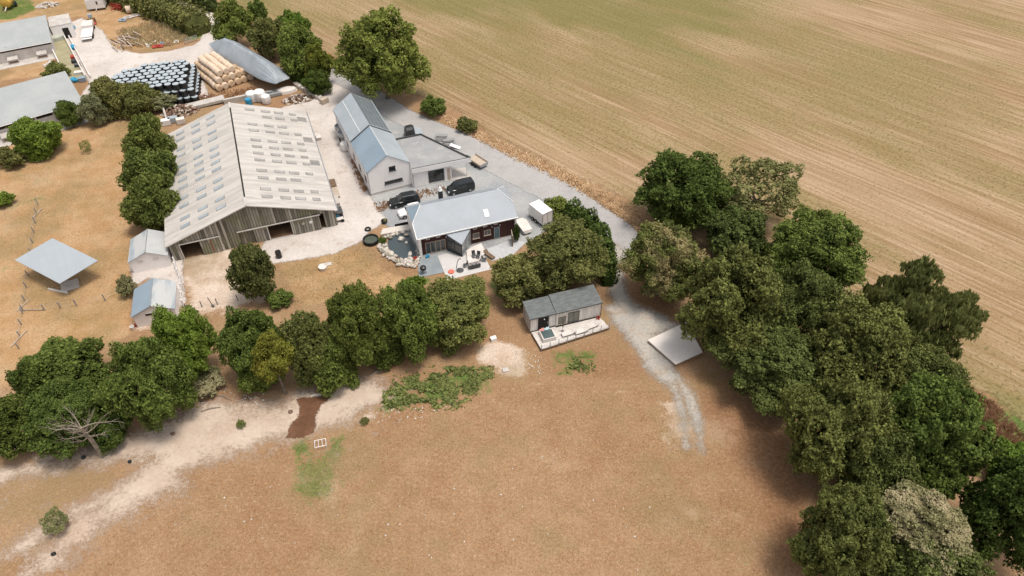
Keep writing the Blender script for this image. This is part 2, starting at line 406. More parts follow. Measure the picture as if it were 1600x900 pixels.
# base ground
xs = np.concatenate([[-3000, -1200, -500, -250], np.arange(-150, 150.1, 1.0), [250, 500, 1200, 3000]])
ys = np.concatenate([[-3000, -800, -200, -50, 0], np.arange(16, 185, 1.0), [220, 300, 500, 1200, 4000]])
X, Y = np.meshgrid(xs, ys); ny, nx = X.shape
idx = np.arange(X.size).reshape(X.shape)
q = np.stack([idx[:-1, :-1], idx[:-1, 1:], idx[1:, 1:], idx[1:, :-1]], -1).reshape(-1, 4)
me = bpy.data.meshes.new('ground'); me.from_pydata(np.stack([X.ravel(), Y.ravel(), np.zeros(X.size)], 1).tolist(), [], q.tolist())
add_masks(me, X.ravel(), Y.ravel())
gm, gt, gb = newmat('dry pasture')
gg = gt.node('ShaderNodeGroup', node_tree=GG); gt.link(gg.outputs[0], gb.inputs['Base Color']); gb.inputs['Roughness'].default_value = .95; gb.inputs['Specular IOR Level'].default_value = .1
gt.link(gt.bump(gg.outputs[1], .6, .08), gb.inputs['Normal'])
me.materials.append(gm); go = bpy.data.objects.new('ground', me); col.objects.link(go); tag(go, 'dry orange-brown pasture and paddock ground', 'ground', kind='structure')

field = wpoly([(250, -330), (300, -60), (350, -5), (400, 25), (520, 85), (655, 150), (700, 165), (760, 205), (860, 258), (940, 292), (1010, 330), (1120, 400), (1330, 480), (1420, 545), (1500, 590), (1600, 655), (1800, 760), (2400, 600), (2400, -330)])
def lab(o, l, c): o['label'] = l; o['category'] = c; return o
lab(grid_sheet('stubble_field', [field], 1.5, 1.6, .004, sheetmat('stubble field', f_field, jag=.9)), 'mown stubble field with curved tractor rows beyond the lane', 'field')
lab(grid_sheet('dirt_path', [
    wpoly([(-20, 742), (100, 715), (230, 672), (330, 628), (440, 628), (540, 595), (600, 590), (605, 625), (520, 668), (420, 690), (330, 722), (250, 750), (190, 770), (240, 715), (130, 725), (-20, 760)]),
    strip([(280, 735, 5.0), (200, 775, 4.0), (150, 810, 3.2), (100, 850, 2.6), (50, 905, 2)], 3),
    strip([(190, 770, 2.0), (120, 800, 1.4), (60, 840, 1.1), (-20, 880, 1)], 1.5)],
    2.4, .8, .008, sheetmat('dusty path', f_two((.53, .425, .345), (.455, .345, .265), .2, 2.5, .25, (.36, .25, .17), .9, .6), jag=1.0, lo=.05, hi=.95)), 'pale dusty livestock track below the hedge row', 'dirt path')
lab(grid_sheet('wet_mud', [wpoly([(466, 624), (500, 618), (518, 618), (512, 628), (500, 634), (491, 650), (494, 664), (488, 676), (474, 684), (448, 684), (456, 664), (468, 650), (470, 636)])],
    .5, .25, .012, sheetmat('wet mud', f_two((.12, .06, .033), (.17, .085, .05), .5, 3, .3), rough=.45, jag=1.0)), 'dark brown wet mud patch by the hedge', 'mud')
lab(grid_sheet('farm_road', [
    wpoly([(506, 106), (522, 108), (560, 122), (600, 146), (640, 172), (720, 206), (800, 242), (870, 276), (930, 312), (985, 350), (1002, 372), (985, 392), (955, 402), (948, 376), (915, 350), (872, 325), (800, 288), (720, 246), (650, 208), (600, 182), (560, 156), (515, 130)])],
    .7, .5, .012, sheetmat('road', f_two((.385, .365, .355), (.325, .312, .305), .12, 2.5, .22, (.30, .285, .275), .22, .55), jag=.45)), 'pale worn farm lane running along the stubble field', 'road')
lab(grid_sheet('back_lane', [strip([(225, -40, 4), (275, -8, 4), (305, 10, 4), (322, 28, 4), (335, 52, 5), (330, 75, 6)], 4)],
    .4, .5, .012, sheetmat('lane', f_two((.56, .50, .45), (.50, .44, .39), .2, 2.5, .2), jag=.5)), 'pale lane between the hedges at the far left', 'road')
yard = [wpoly([(85, 45), (128, 28), (160, 48), (178, 76), (218, 84), (262, 80), (305, 70), (330, 50), (352, 62), (330, 88), (312, 108), (325, 150), (240, 160), (150, 150), (132, 172), (120, 160), (140, 130), (118, 90), (90, 60)]),
        wpoly([(440, 168), (505, 150), (512, 125), (545, 140), (570, 165), (600, 190), (560, 210), (575, 300), (592, 330), (606, 346), (575, 362), (560, 380), (520, 397), (470, 405), (425, 411), (405, 392), (425, 362), (520, 352), (516, 300), (470, 190)]),
        wpoly([(203, 412), (262, 396), (285, 404), (290, 478), (270, 480), (268, 440), (232, 434), (205, 450)])]
lab(grid_sheet('farmyard', yard, .9, .5, .016, sheetmat('yard concrete', f_two((.57, .515, .475), (.49, .435, .40), .15, 2.0, .22, (.38, .30, .25), .45, .54), jag=.6)), 'pale dusty concrete farmyard around the big barn', 'yard')
lab(grid_sheet('gravel_parking', [wpoly([(570, 318), (598, 350), (618, 362), (648, 408), (690, 405), (770, 402), (800, 398), (830, 375), (886, 340), (900, 330), (830, 290), (740, 240), (670, 205), (620, 180), (570, 160), (555, 290)])],
    .8, .45, .010, sheetmat('grey gravel', f_two((.285, .292, .30), (.36, .358, .352), .2, 3.5, .4, (.50, .45, .40), .35, .6), jag=.7)), 'grey gravel forecourt between the houses and the lane', 'gravel')
lab(grid_sheet('stone_drive', [strip([(968, 385, 3.6), (962, 420, 2.0), (967, 455, 2.0), (985, 495, 3.2), (1008, 535, 3.4), (1032, 570, 3.2), (1050, 598, 2.0)], 3),
     strip([(1040, 580, 1.1), (1058, 620, 1.0), (1068, 655, .7), (1072, 700, .3)], 1), strip([(1052, 580, 1.1), (1076, 620, 1.1), (1090, 660, .8), (1096, 705, .3)], 1),
     wpoly([(948, 482), (985, 470), (1040, 495), (1065, 512), (1010, 532), (1045, 568), (1030, 582), (1000, 560), (975, 520), (958, 505)])],
    1.3, .4, .016, sheetmat('drive stone', f_two((.39, .36, .325), (.47, .42, .365), .25, 3.0, .4, (.33, .24, .17), .5, .52), jag=.75, lo=.1, hi=.95)), 'crushed grey stone drive leading down to the pasture', 'drive')

# ---------------------------------------------------------------- leaf crowns
def crown_mesh(name, seed, n_leaf, n_lobe, leaf, lobe_r=(.26, .42), droop=0.0, elong=1.5, core=True, spread=.72, keep=.0, low=-.65):
    rn = random.Random(seed); nr = np.random.RandomState(seed)
    lobes = []
    for i in range(n_lobe):
        z = low + (1 - low) * (i + .5) / n_lobe; a = i * 2.39996 + rn.uniform(-.8, .8); z = max(-.9, min(.98, z + rn.uniform(-.12, .12)))
        rr = math.sqrt(max(0, 1 - z * z)); k = rn.uniform(spread - .26, spread + .12)
        r = rn.uniform(*lobe_r)
        lobes.append((Vector((rr * math.cos(a) * k, rr * math.sin(a) * k, z * k)), r, rn.random()))
    lobes.append((Vector((0, 0, 0)), .62, .5))
    C = np.array([l[0] for l in lobes]); RR = np.array([l[1] for l in lobes]); T = np.array([l[2] for l in lobes])
    pr = RR ** 2 * np.where(np.arange(len(lobes)) == len(lobes) - 1, .25, 1); pr /= pr.sum()
    out = []; cnt = 0
    while cnt < n_leaf:
        k = 6000; li = nr.choice(len(lobes), k, p=pr)
        d = nr.normal(size=(k, 3)); d /= np.linalg.norm(d, axis=1)[:, None]
        od = C[li] / (np.linalg.norm(C[li], axis=1)[:, None] + 1e-6)
        d = d + od * .35 + np.array([0, 0, .25]); d /= np.linalg.norm(d, axis=1)[:, None]
        p = C[li] + d * (RR[li] * nr.uniform(.8, 1.12, k))[:, None]
        nz = np.array([noise.noise(Vector(q) * 4.5 + Vector((seed, 0, 0))) + .7 * noise.noise(Vector(q) * 10) for q in p])
        p = p * (1 + .17 * nz)[:, None]
        D = np.linalg.norm(p[:, None, :] - C[None], axis=2) / RR[None]
        D[np.arange(k), li] = 9
        ok = D.min(1) > .84
        # ragged gaps
        ok &= (nz > -.22 + keep) | (nr.random_sample(k) < .22)
        p = p[ok]; d = d[ok]; li = li[ok]; tz = np.clip(T[li] * .5 + .25 + .55 * nz[ok], 0, 1)
        out.append((p, d, tz)); cnt += len(p)
    p = np.concatenate([o[0] for o in out])[:n_leaf]; d = np.concatenate([o[1] for o in out])[:n_leaf]; tl = np.concatenate([o[2] for o in out])[:n_leaf]
    n = len(p)
    nrm = d * .6 + nr.normal(size=(n, 3)) * .6 + np.array([0, 0, .25]); nrm /= np.linalg.norm(nrm, axis=1)[:, None]
    u = np.cross(nrm, nr.normal(size=(n, 3))); 
    if droop: u = u * (1 - droop) + np.array([0, 0, -1.0]) * droop * np.linalg.norm(u, axis=1)[:, None]
    u /= np.linalg.norm(u, axis=1)[:, None] + 1e-9
    w = np.cross(nrm, u); w /= np.linalg.norm(w, axis=1)[:, None] + 1e-9
    s = leaf * nr.uniform(.6, 1.3, n)[:, None]
    V = np.stack([p - u * s * elong * .5, p + w * s * .5 - nrm * s * .12, p + u * s * elong * .5, p - w * s * .5 - nrm * s * .12], 1).reshape(-1, 3)
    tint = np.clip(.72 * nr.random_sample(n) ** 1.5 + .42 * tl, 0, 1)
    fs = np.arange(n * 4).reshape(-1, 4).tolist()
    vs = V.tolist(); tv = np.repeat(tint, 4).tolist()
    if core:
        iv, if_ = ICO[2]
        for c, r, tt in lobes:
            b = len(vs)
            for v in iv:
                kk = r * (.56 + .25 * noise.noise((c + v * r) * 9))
                vs.append(tuple(c + v * kk)); tv.append(.25 * tt)  # low tint: shade inside the crown put into the core colour
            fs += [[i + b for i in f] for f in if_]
    me = bpy.data.meshes.new(name)
    A = np.array(vs)
    ex = np.percentile(np.linalg.norm(A[:n * 4, :2], axis=1), 97); ez = np.percentile(np.abs(A[:n * 4, 2]), 98)
    A[:, :2] /= ex; A[:, 2] /= ez
    me.from_pydata(A.tolist(), [], fs)
    at = me.attributes.new('tint', 'FLOAT', 'POINT'); at.data.foreach_set('value', np.array(tv, np.float32))
    return me
CR = {
 'L0': crown_mesh('crown', 1, 25000, 46, .040, (.20, .34)), 'L1': crown_mesh('crown', 2, 25000, 60, .039, (.17, .30)), 'L2': crown_mesh('crown', 3, 25000, 36, .041, (.22, .40), spread=.68),
 'M0': crown_mesh('crown', 4, 11500, 30, .060, (.22, .38)), 'M1': crown_mesh('crown', 5, 11500, 40, .060, (.18, .34)), 'M2': crown_mesh('crown', 6, 11500, 24, .062, (.24, .42), spread=.66),
 'LB': crown_mesh('crown', 31, 26000, 64, .038, (.18, .28), low=-.85, spread=.76, keep=-.12), 'LC': crown_mesh('crown', 32, 26000, 52, .039, (.20, .31), low=-.85, spread=.74, keep=-.12),
 'B0': crown_mesh('crown', 21, 12000, 44, .060, (.24, .36), low=-.9, spread=.70, keep=-.3), 'B1': crown_mesh('crown', 22, 12000, 34, .062, (.26, .40), low=-.9, spread=.68, keep=-.3),
 'S0': crown_mesh('crown', 7, 3600, 18, .105, (.26, .42)), 'S1': crown_mesh('crown', 8, 3600, 24, .105, (.22, .38)),
 'F0': crown_mesh('crown', 9, 11000, 34, .050, (.16, .30), droop=.75, elong=3.4, spread=.78, keep=.12),
 'P0': crown_mesh('crown', 10, 3600, 36, .050, (.12, .24), core=False, spread=.80, keep=.15, low=-.4),
 'P1': crown_mesh('crown', 11, 6500, 34, .055, (.16, .28), core=False, spread=.74, keep=.1, low=-.5),
}
bark = mat('bark', (.13, .10, .075), (.20, .165, .13), 2.5, .9, bump=.4)
deadbark = mat('pale dead bark', (.30, .25, .20), (.20, .165, .13), 2.0, .9)
LM = {
 'dark': leafmat('dark green leaves', (.016, .028, .006), (.160, .215, .048)),
 'mid': leafmat('mid green leaves', (.024, .040, .008), (.265, .325, .075)),
 'bright': leafmat('bright green leaves', (.036, .066, .008), (.250, .350, .060)),
 'leafy': leafmat('fresh hedge leaves', (.036, .052, .010), (.280, .310, .080)),
 'olive': leafmat('olive leaves', (.032, .040, .010), (.270, .275, .090)),
 'deep': leafmat('deep oak leaves', (.018, .028, .007), (.215, .245, .072)),
 'grey': leafmat('grey green leaves', (.075, .080, .036), (.35, .36, .19)),
 'tuft': leafmat('pale tuft leaves', (.12, .13, .045), (.46, .46, .20)),
 'yellow': leafmat('yellowing leaves', (.050, .060, .010), (.28, .30, .055), (.36, .31, .05), .12),
 'beige': leafmat('browning leaves', (.080, .080, .030), (.36, .35, .17), (.46, .40, .24), .35),
 'mixed': leafmat('olive and browning leaves', (.032, .044, .010), (.25, .27, .078), (.46, .37, .19), .5),
 'willow': leafmat('willow leaves', (.06, .07, .018), (.38, .38, .13)),
 'fading': leafmat('fading olive leaves', (.10, .10, .036), (.36, .34, .14)),
}
def trunk_mb(h, r, R_, V, zc, seed, limbs=5):
    rn = random.Random(seed); mb = MB()
    pts = [(0, 0, -.05), (rn.uniform(-.1, .1) * h * .3, rn.uniform(-.1, .1) * h * .3, h * .5), (0, 0, h)]
    mb.tube(pts, [r * 1.3, r, r * .7], 8)
    for i in range(limbs):
        a = 6.283 * i / limbs + rn.uniform(-.4, .4); k = rn.uniform(.45, .75); z = zc + V * rn.uniform(-.2, .5)
        e = Vector((R_ * k * math.cos(a), R_ * k * math.sin(a), z))
        s = Vector((0, 0, h * rn.uniform(.7, 1)))
        mb.tube([s, s.lerp(e, .5) + Vector((0, 0, V * .1)), e], [r * .55, r * .32, r * .1], 6)
    return mb
TN = [0]
def tree(name, box, crown, lm, label, cat='tree', clear=.10, group=None, vmin=.6, vmax=1.35):
    x0, y0, x1, y1 = box; cx, cy = (x0 + x1) / 2, (y0 + y1) / 2
    zc = 4.0
    for _ in range(12):
        p = G(cx, cy, zc); s = scale_at(p.x, p.y, zc); Rr = (x1 - x0) / 2 / s
        dep = math.atan2(CAMH - zc, math.hypot(p.x, p.y))
        hh = (y1 - y0) / 2 / s
        V2 = (hh ** 2 - (Rr * math.sin(dep)) ** 2)
        V = math.sqrt(V2) / math.cos(dep) if V2 > 0 else .3 * Rr
        V = min(max(V, vmin * Rr), vmax * Rr); zc = V * (1 + clear)
    p = G(cx, cy, zc); TN[0] += 1; rn = random.Random(TN[0] * 13)
    t = thing(name, label, cat, (p.x, p.y, 0), 0, group)
    tr = max(.06, min(.45, Rr * .055))
    trunk_mb(max(zc - V * .35, .3), tr, Rr, V, zc, TN[0]).build('trunk' if cat == 'tree' else 'stem', bark, t)
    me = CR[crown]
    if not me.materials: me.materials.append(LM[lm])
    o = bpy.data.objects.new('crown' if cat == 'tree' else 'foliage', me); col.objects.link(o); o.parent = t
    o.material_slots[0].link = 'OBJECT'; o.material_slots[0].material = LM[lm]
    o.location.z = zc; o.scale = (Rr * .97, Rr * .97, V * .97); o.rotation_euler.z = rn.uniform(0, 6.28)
    return t

TREES = [
 # upper left hedgerow along the lane
 ('round_tree', (330, 4, 396, 72), 'M0', 'mid', 'mid green round tree at the top end of the lane, left of the hedgerow'),
 ('small_tree', (384, 2, 420, 42), 'S0', 'mid', 'small round tree peeping over the top edge of the lane hedgerow'),
 ('hedgerow_tree', (388, 28, 452, 90), 'M1', 'olive', 'olive hedgerow tree standing behind the grey tarp mound'),
 ('hedgerow_tree', (430, 20, 484, 66), 'M2', 'bright', 'bright green hedgerow tree on the field side of the lane hedgerow'),
 ('hedgerow_tree', (428, 40, 504, 118), 'M0', 'mid', 'tall dark-sided hedgerow tree behind the near end of the grey tarp mound'),
 ('hedgerow_tree', (474, 72, 522, 132), 'M1', 'yellow', 'yellowish hedgerow tree at the near end of the row, beside the lane mouth'),
 ('lone_tree', (526, 20, 668, 154), 'LB', 'mid', 'big lone round tree beside the lane at the corner of the stubble field'),
 # centre
 ('garden_tree', (764, 394, 862, 478), 'M1', 'olive', 'olive leafed tree touching the back left end of the small cabin'),
 ('garden_tree', (818, 342, 948, 456), 'LC', 'olive', 'big dense round tree between the white box trailer and the small cabin'),
 ('hedge_tree', (358, 376, 432, 472), 'M2', 'olive', 'upright bushy tree growing in front of the barn gable'),
 ('hedge_tree', (338, 466, 440, 608), 'L2', 'mid', 'broad green tree left of the yellowing tree in the middle hedge row'),
 ('hedge_tree', (440, 474, 534, 614), 'L0', 'deep', 'broad dark tree right of the yellowing tree in the middle hedge row'),
 ('yellowing_tree', (392, 506, 460, 612), 'M0', 'yellow', 'tree with yellowing leaves in the middle hedge row'),
 ('hedge_tree', (504, 446, 612, 582), 'L1', 'dark', 'dark green tree leaning over the track in the middle hedge row'),
 ('hedge_tree', (586, 440, 692, 560), 'L0', 'mid', 'pale speckled green tree below the terrace in the middle hedge row'),
 ('hedge_tree', (640, 430, 776, 542), 'L1', 'deep', 'wide dark tree at the right end of the middle hedge row'),
 ('small_tree', (625, 428, 668, 470), 'S1', 'bright', 'small bright green tree peeping up just below the terrace'),
 # bottom left
 ('hedge_tree', (236, 482, 338, 602), 'L0', 'bright', 'light green leafy tree beside the lower shed'),
 ('hedge_tree', (168, 522, 300, 676), 'L2', 'mid', 'broad dense tree between the dead branches and the light green tree'),
 ('hedge_tree', (40, 526, 168, 620), 'M1', 'dark', 'tree behind the dead branches in the lower left hedge'),
 ('hedge_tree', (38, 592, 176, 708), 'L1', 'dark', 'tree in front of the dead branches in the lower left hedge'),
 ('hedge_tree', (-30, 616, 62, 712), 'M0', 'dark', 'dark tree cut by the left edge of the lower left hedge'),
 # right group
 ('field_tree', (992, 236, 1142, 362), 'LC', 'dark', 'very dark tree at the bend of the lane, farthest of the right-hand wood'),
 ('roadside_tree', (972, 350, 1098, 474), 'L1', 'mixed', 'olive tree with a browning top beside the mouth of the stone drive'),
 ('field_tree', (1092, 318, 1206, 412), 'M2', 'deep', 'shaded olive tree behind the sparse dying tree'),
 ('field_tree', (1196, 330, 1352, 466), 'LB', 'mid', 'bright rounded tree on the field side of the right-hand wood'),
 ('field_tree', (1258, 328, 1306, 368), 'S0', 'dark', 'small crown sticking up behind the bright rounded tree'),
 ('oak_tree', (1060, 384, 1230, 560), 'L0', 'deep', 'big dark oak spreading over the end of the white platform'),
 ('oak_tree', (1170, 408, 1320, 560), 'L2', 'deep', 'big dark oak behind the platform, in the middle of the wood'),
 ('oak_tree', (1120, 500, 1290, 640), 'L1', 'deep', 'low spreading oak just below the white platform'),
 ('oak_tree', (1255, 470, 1424, 640), 'L0', 'deep', 'big dark oak left of the feathery willow'),
 ('oak_tree', (1222, 580, 1400, 770), 'L2', 'deep', 'big oak halfway down the right-hand wood on the pasture side'),
 ('oak_tree', (1360, 590, 1534, 780), 'L1', 'mid', 'greener oak halfway down the right-hand wood on the field side'),
 ('oak_tree', (1242, 755, 1384, 930), 'L1', 'deep', 'nearest dark oak of the wood on the pasture side'),
 ('oak_tree', (1350, 815, 1530, 985), 'L0', 'deep', 'nearest oak of the wood, under the browning tree'),
 ('oak_tree', (1296, 660, 1440, 812), 'L2', 'deep', 'dark oak in the middle of the wood just above the browning tree'),
 ('oak_tree', (1380, 540, 1500, 660), 'L1', 'deep', 'oak between the feathery willow and the greener oak on the field side'),
 ('browning_tree', (1368, 752, 1520, 880), 'L2', 'beige', 'tree with dry browning leaves near the bottom right corner'),
 ('feathery_willow', (1340, 418, 1516, 562), 'F0', 'willow', 'feathery drooping willow standing out into the stubble field'),
 ('shaded_tree', (1512, 690, 1680, 930), 'L1', 'dark', 'shaded tree at the far right edge of the bottom corner'),
]
for a in TREES:
    tree(*a, clear={'browning_tree': 2.1, 'yellowing_tree': 1.0}.get(a[0], .10))
SHRUBS = [
 ('verge_bush', (656, 150, 698, 184), 'S0', 'mid', 'round dark bush on the lane verge below the lone round tree'),
 ('verge_bush', (712, 184, 748, 208), 'S1', 'olive', 'low straggly bush on the lane verge, right of the round dark bush'),
 ('tall_shrub', (196, 184, 272, 274), 'B0', 'leafy', 'tall shrub at the far end of the row beside the barn'),
 ('tall_shrub', (192, 230, 278, 322), 'B1', 'leafy', 'tall shrub in the middle of the row beside the barn'),
 ('tall_shrub', (194, 276, 279, 366), 'B0', 'leafy', 'tall shrub at the near end of the row, behind the upper shed'),
 ('shrub', (144, 122, 208, 184), 'B1', 'olive', 'olive shrub at the left end in front of the black bales'),
 ('shrub', (182, 130, 250, 182), 'B0', 'olive', 'olive shrub at the right end in front of the black bales'),
 ('shrub', (232, 146, 276, 172), 'S1', 'grey', 'low grey-green shrub beside the rubble heap'),
 ('shrub', (86, 158, 130, 198), 'M0', 'dark', 'round dark shrub at the front of the lower long shed'),
 ('young_willow', (126, 146, 170, 198), 'M1', 'grey', 'grey-leafed young willow at the corner of the lower long shed'),
 ('shrub', (18, 184, 94, 248), 'B1', 'bright', 'bright green round shrub in the left paddock'),
 ('shrub', (-8, 230, 38, 264), 'S1', 'olive', 'olive shrub cut by the left edge of the paddock'),
 ('weed_clump', (-12, 300, 22, 324), 'S0', 'bright', 'small green weed clump at the left edge of the paddock'),
 ('sapling', (124, 220, 144, 240), 'P0', 'mid', 'tiny thin sapling in the dry paddock'),
 ('shrub', (66, 100, 108, 124), 'S1', 'deep', 'dark shrub between the two long sheds'),
 ('trailer_bush', (846, 308, 892, 342), 'S0', 'mid', 'round bush just behind the white box trailer'),
 ('shrub', (66, 792, 106, 838), 'P1', 'tuft', 'pale green lone shrub on the dusty track'),
 ('shrub', (415, 452, 458, 482), 'S1', 'mid', 'low shrub beside the upright tree at the lawn edge'),
 ('shrub', (1420, 590, 1502, 650), 'M1', 'bright', 'bright green shrub on the field edge of the right-hand wood'),
 ('shrub', (1545, 690, 1640, 770), 'M2', 'bright', 'bright green bush at the right edge beside the reddish bank'),
 ('bramble', (182, 432, 212, 466), 'S1', 'beige', 'dry bramble at the left side of the lower shed'),
 ('bramble', (290, 572, 350, 620), 'S1', 'beige', 'dry bramble under the light green tree'),
 ('weed_clump', (368, 655, 384, 670), 'P1', 'mid', 'green weed clump on the dusty track near the stones'),
 ('weed_clump', (542, 592, 564, 607), 'P1', 'mid', 'green weed clump beside the water trough'),
 ('weed_clump', (562, 651, 578, 664), 'P1', 'olive', 'small weed clump at the pasture edge of the dusty track'),
 ('weed_clump', (590, 370, 604, 382), 'S1', 'mid', 'weeds growing between the trough and the pond wall'),
 ('hedge_shrub', (120, 630, 206, 704), 'B0', 'dark', 'low dense shrub between the dead branches and the broad dense tree'),
 ('hedge_shrub', (470, 520, 560, 612), 'B0', 'mid', 'low shrub filling the hedge right of the broad dark tree'),
 ('hedge_shrub', (560, 500, 640, 574), 'B1', 'dark', 'low dark shrub filling the hedge below the leaning dark green tree'),
 ('hedge_shrub', (664, 480, 740, 550), 'B0', 'deep', 'low shrub at the foot of the wide dark tree'),
 ('hedge_shrub', (20, 560, 90, 640), 'B0', 'dark', 'low shrub at the left end of the lower left hedge'),
 ('hedge_shrub', (366, 540, 440, 618), 'B0', 'mid', 'low shrub under the yellowing tree'),
 ('verge_bush', (520, 88, 548, 112), 'S1', 'dark', 'dark low bush at the foot of the lone round tree'),
 ('hedgerow_shrub', (474, 108, 518, 150), 'M1', 'dark', 'dark low shrub at the lane corner under the yellowish tree'),
 ('hedgerow_shrub', (444, 92, 490, 128), 'M2', 'dark', 'dark low shrub between the tarp mound and the hedgerow trees'),
]
for a in SHRUBS:
    tree(*a, cat='shrub', clear=-.12)

# trimmed hedges: a long crown of leaves following a line
def hedge(name, pts, w, h, lm, label, n=5000, leaf=.30):
    p = [G(*q) for q in pts]; o0 = p[0]; nr = np.random.RandomState(len(label)); mb = MB()
    seg = [(p[i + 1] - p[i]).length for i in range(len(p) - 1)]; L = sum(seg)
    def at(s):
        for i, l in enumerate(seg):
            if s <= l or i == len(seg) - 1:
                d = (p[i + 1] - p[i]).normalized(); return p[i] + d * s, d
            s -= l
    tv = []
    for k in range(n):
        s = nr.uniform(0, L); c, d = at(s); nn = Vector((-d.y, d.x, 0))
        th = nr.uniform(-.15, math.pi + .15); k1 = 1 + .13 * math.sin(s * 1.7) + .1 * math.sin(s * 4.1 + th * 2) + nr.uniform(-.12, .1)
        sq = lambda a: math.copysign(abs(a) ** .6, a)
        endf = min(1, min(s, L - s) / (w * .5) + .25) ** .5
        q = c - o0 + nn * sq(math.cos(th)) * w / 2 * k1 * endf + Vector((0, 0, max(.05, sq(math.sin(th)) * h * k1 * endf)))
        nrm = (nn * math.cos(th) + Vector((0, 0, math.sin(th))) + Vector(nr.normal(size=3)) * .5).normalized()
        u = nrm.cross(Vector(nr.normal(size=3))).normalized(); v = nrm.cross(u); sz = leaf * nr.uniform(.6, 1.3)
        mb.add([q - u * sz * .75, q + v * sz * .5, q + u * sz * .75, q - v * sz * .5], [(0, 1, 2, 3)]); tv += [nr.uniform(0, 1)] * 4
    m2 = MB(); ring = []
    N = max(6, int(L / 1.2))
    for i in range(N + 1):
        c, d = at(L * i / N); nn = Vector((-d.y, d.x, 0)); e = .84 if 0 < i < N else .4
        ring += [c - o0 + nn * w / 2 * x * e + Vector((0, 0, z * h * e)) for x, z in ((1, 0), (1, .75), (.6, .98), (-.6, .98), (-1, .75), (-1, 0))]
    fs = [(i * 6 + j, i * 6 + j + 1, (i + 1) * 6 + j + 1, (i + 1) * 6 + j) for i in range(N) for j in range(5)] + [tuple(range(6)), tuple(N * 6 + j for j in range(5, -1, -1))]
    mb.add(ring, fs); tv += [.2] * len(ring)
    me = mb.mesh(name, LM[lm]); at_ = me.attributes.new('tint', 'FLOAT', 'POINT'); at_.data.foreach_set('value', np.array(tv, np.float32))
    o = bpy.data.objects.new(name, me); col.objects.link(o); o.location = (o0.x, o0.y, 0)
    return tag(o, label, 'hedge')
hedge('trimmed_hedge', [(170, -6), (225, 14), (270, 30), (300, 44), (318, 54)], 6.5, 4.0, 'olive', 'thick trimmed hedge running along the near side of the far left lane', 9000, .34)
hedge('trimmed_hedge', [(262, -14), (305, 3), (338, 18)], 3.0, 3.0, 'deep', 'trimmed hedge along the far side of the far left lane', 3000, .34)
hedge('trimmed_hedge', [(884, 340), (915, 358), (938, 385), (946, 420), (950, 448)], 2.4, 3.2, 'dark', 'dark hedge between the big dense tree and the lane bend', 5000, .28)

# ================================================================ buildings
white_wall = mat('white render', (.86, .82, .80), (.80, .76, .74), .5, .85, fine=.12, wear=(.58, .52, .46), wear_lo=.68)
white_paint = mat('white paint', (.78, .76, .74), (.70, .68, .66), 1.0, .5, fine=.1)
dirty_white = mat('weathered white', (.68, .63, .59), (.56, .51, .47), .8, .8, fine=.25, wear=(.40, .34, .29), wear_lo=.64)
conc = mat('concrete', (.52, .48, .44), (.42, .38, .35), .9, .9, fine=.3, wear=(.30, .27, .24), wear_lo=.66)
conc_dark = mat('dark concrete', (.27, .255, .24), (.20, .19, .18), 1.2, .9, fine=.3)
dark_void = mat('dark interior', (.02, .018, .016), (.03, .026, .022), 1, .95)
grey_metal = mat('galvanised steel', (.42, .43, .44), (.33, .34, .35), 2, .45, metal=.5, spec=.5)
dark_metal = mat('dark steel', (.055, .057, .06), (.09, .09, .09), 2, .5, spec=.4)
black_plastic = mat('black plastic', (.012, .012, .013), (.025, .025, .026), 2, .38, spec=.5)
rubber = mat('black rubber', (.016, .016, .016), (.03, .03, .03), 3, .75)
blue_paint = mat('blue plastic', (.03, .24, .42), (.04, .32, .52), 2, .5)
red_paint = mat('red paint', (.42, .055, .035), (.30, .05, .035), 2.5, .55, fine=.25)
yellow_paint = mat('yellow paint', (.58, .36, .07), (.46, .28, .06), 1.5, .6, fine=.2)
wood_pale = mat('weathered pale wood', (.52, .43, .35), (.38, .31, .25), 2, .85, stretch=(1, 4, 4), fine=.4)
wood_brown = mat('brown wood', (.20, .13, .085), (.14, .09, .06), 2, .85, fine=.35)
m_, t_, b_ = newmat('window glass'); b_.inputs['Base Color'].default_value = (.022, .026, .028, 1); b_.inputs['Roughness'].default_value = .08; b_.inputs['Specular IOR Level'].default_value = .8
glass = m_
fibre = mat('fibre cement sheets', (.54, .50, .46), (.42, .385, .355), .5, .85, stretch=(.16, 2.4, 1), fine=.3, wear=(.30, .275, .25), wear_lo=.60, ridge=('Y', 5.5, .35))
skylight_m = mat('milky roof light', (.27, .255, .24), (.38, .36, .34), .6, .6, spec=.2, wear=(.25, .24, .23))
skylight_b = mat('bluish roof light', (.27, .31, .34), (.37, .40, .42), .6, .45, spec=.4, wear=(.27, .27, .27))
frame_m = mat('dark roof light edge', (.16, .155, .15), (.22, .21, .20), 2, .8)
barn_wood = planks('barn boards', (.085, .075, .055), (.47, .43, .36), 'X', 2.6, (.21, .20, .13))
barn_wood_y = planks('barn side boards', (.135, .118, .085), (.30, .27, .21), 'Y', 3.6)
steel_blue = mat('blue grey roof sheet', (.24, .305, .365), (.21, .27, .325), .3, .42, spec=.5, fine=.05, ridge=('X', 4, .12))
steel_pale = mat('pale grey roof sheet', (.35, .385, .415), (.31, .345, .37), .3, .4, spec=.5, fine=.05)
roof_grey = mat('grey slate roof', (.315, .345, .385), (.285, .315, .35), .4, .5, spec=.45, fine=.10)
felt = mat('grey roofing felt', (.27, .272, .275), (.33, .328, .322), .25, .75, fine=.12, wear=(.42, .39, .37), wear_lo=.55)
long_roof = mat('grey long roof', (.33, .345, .345), (.375, .385, .38), .25, .7, fine=.12, wear=(.28, .29, .29), wear_lo=.62, ridge=('X', 2.2, .2))
red_wood = planks('dark red cladding', (.038, .011, .008), (.075, .021, .014), 'X', 6.0)
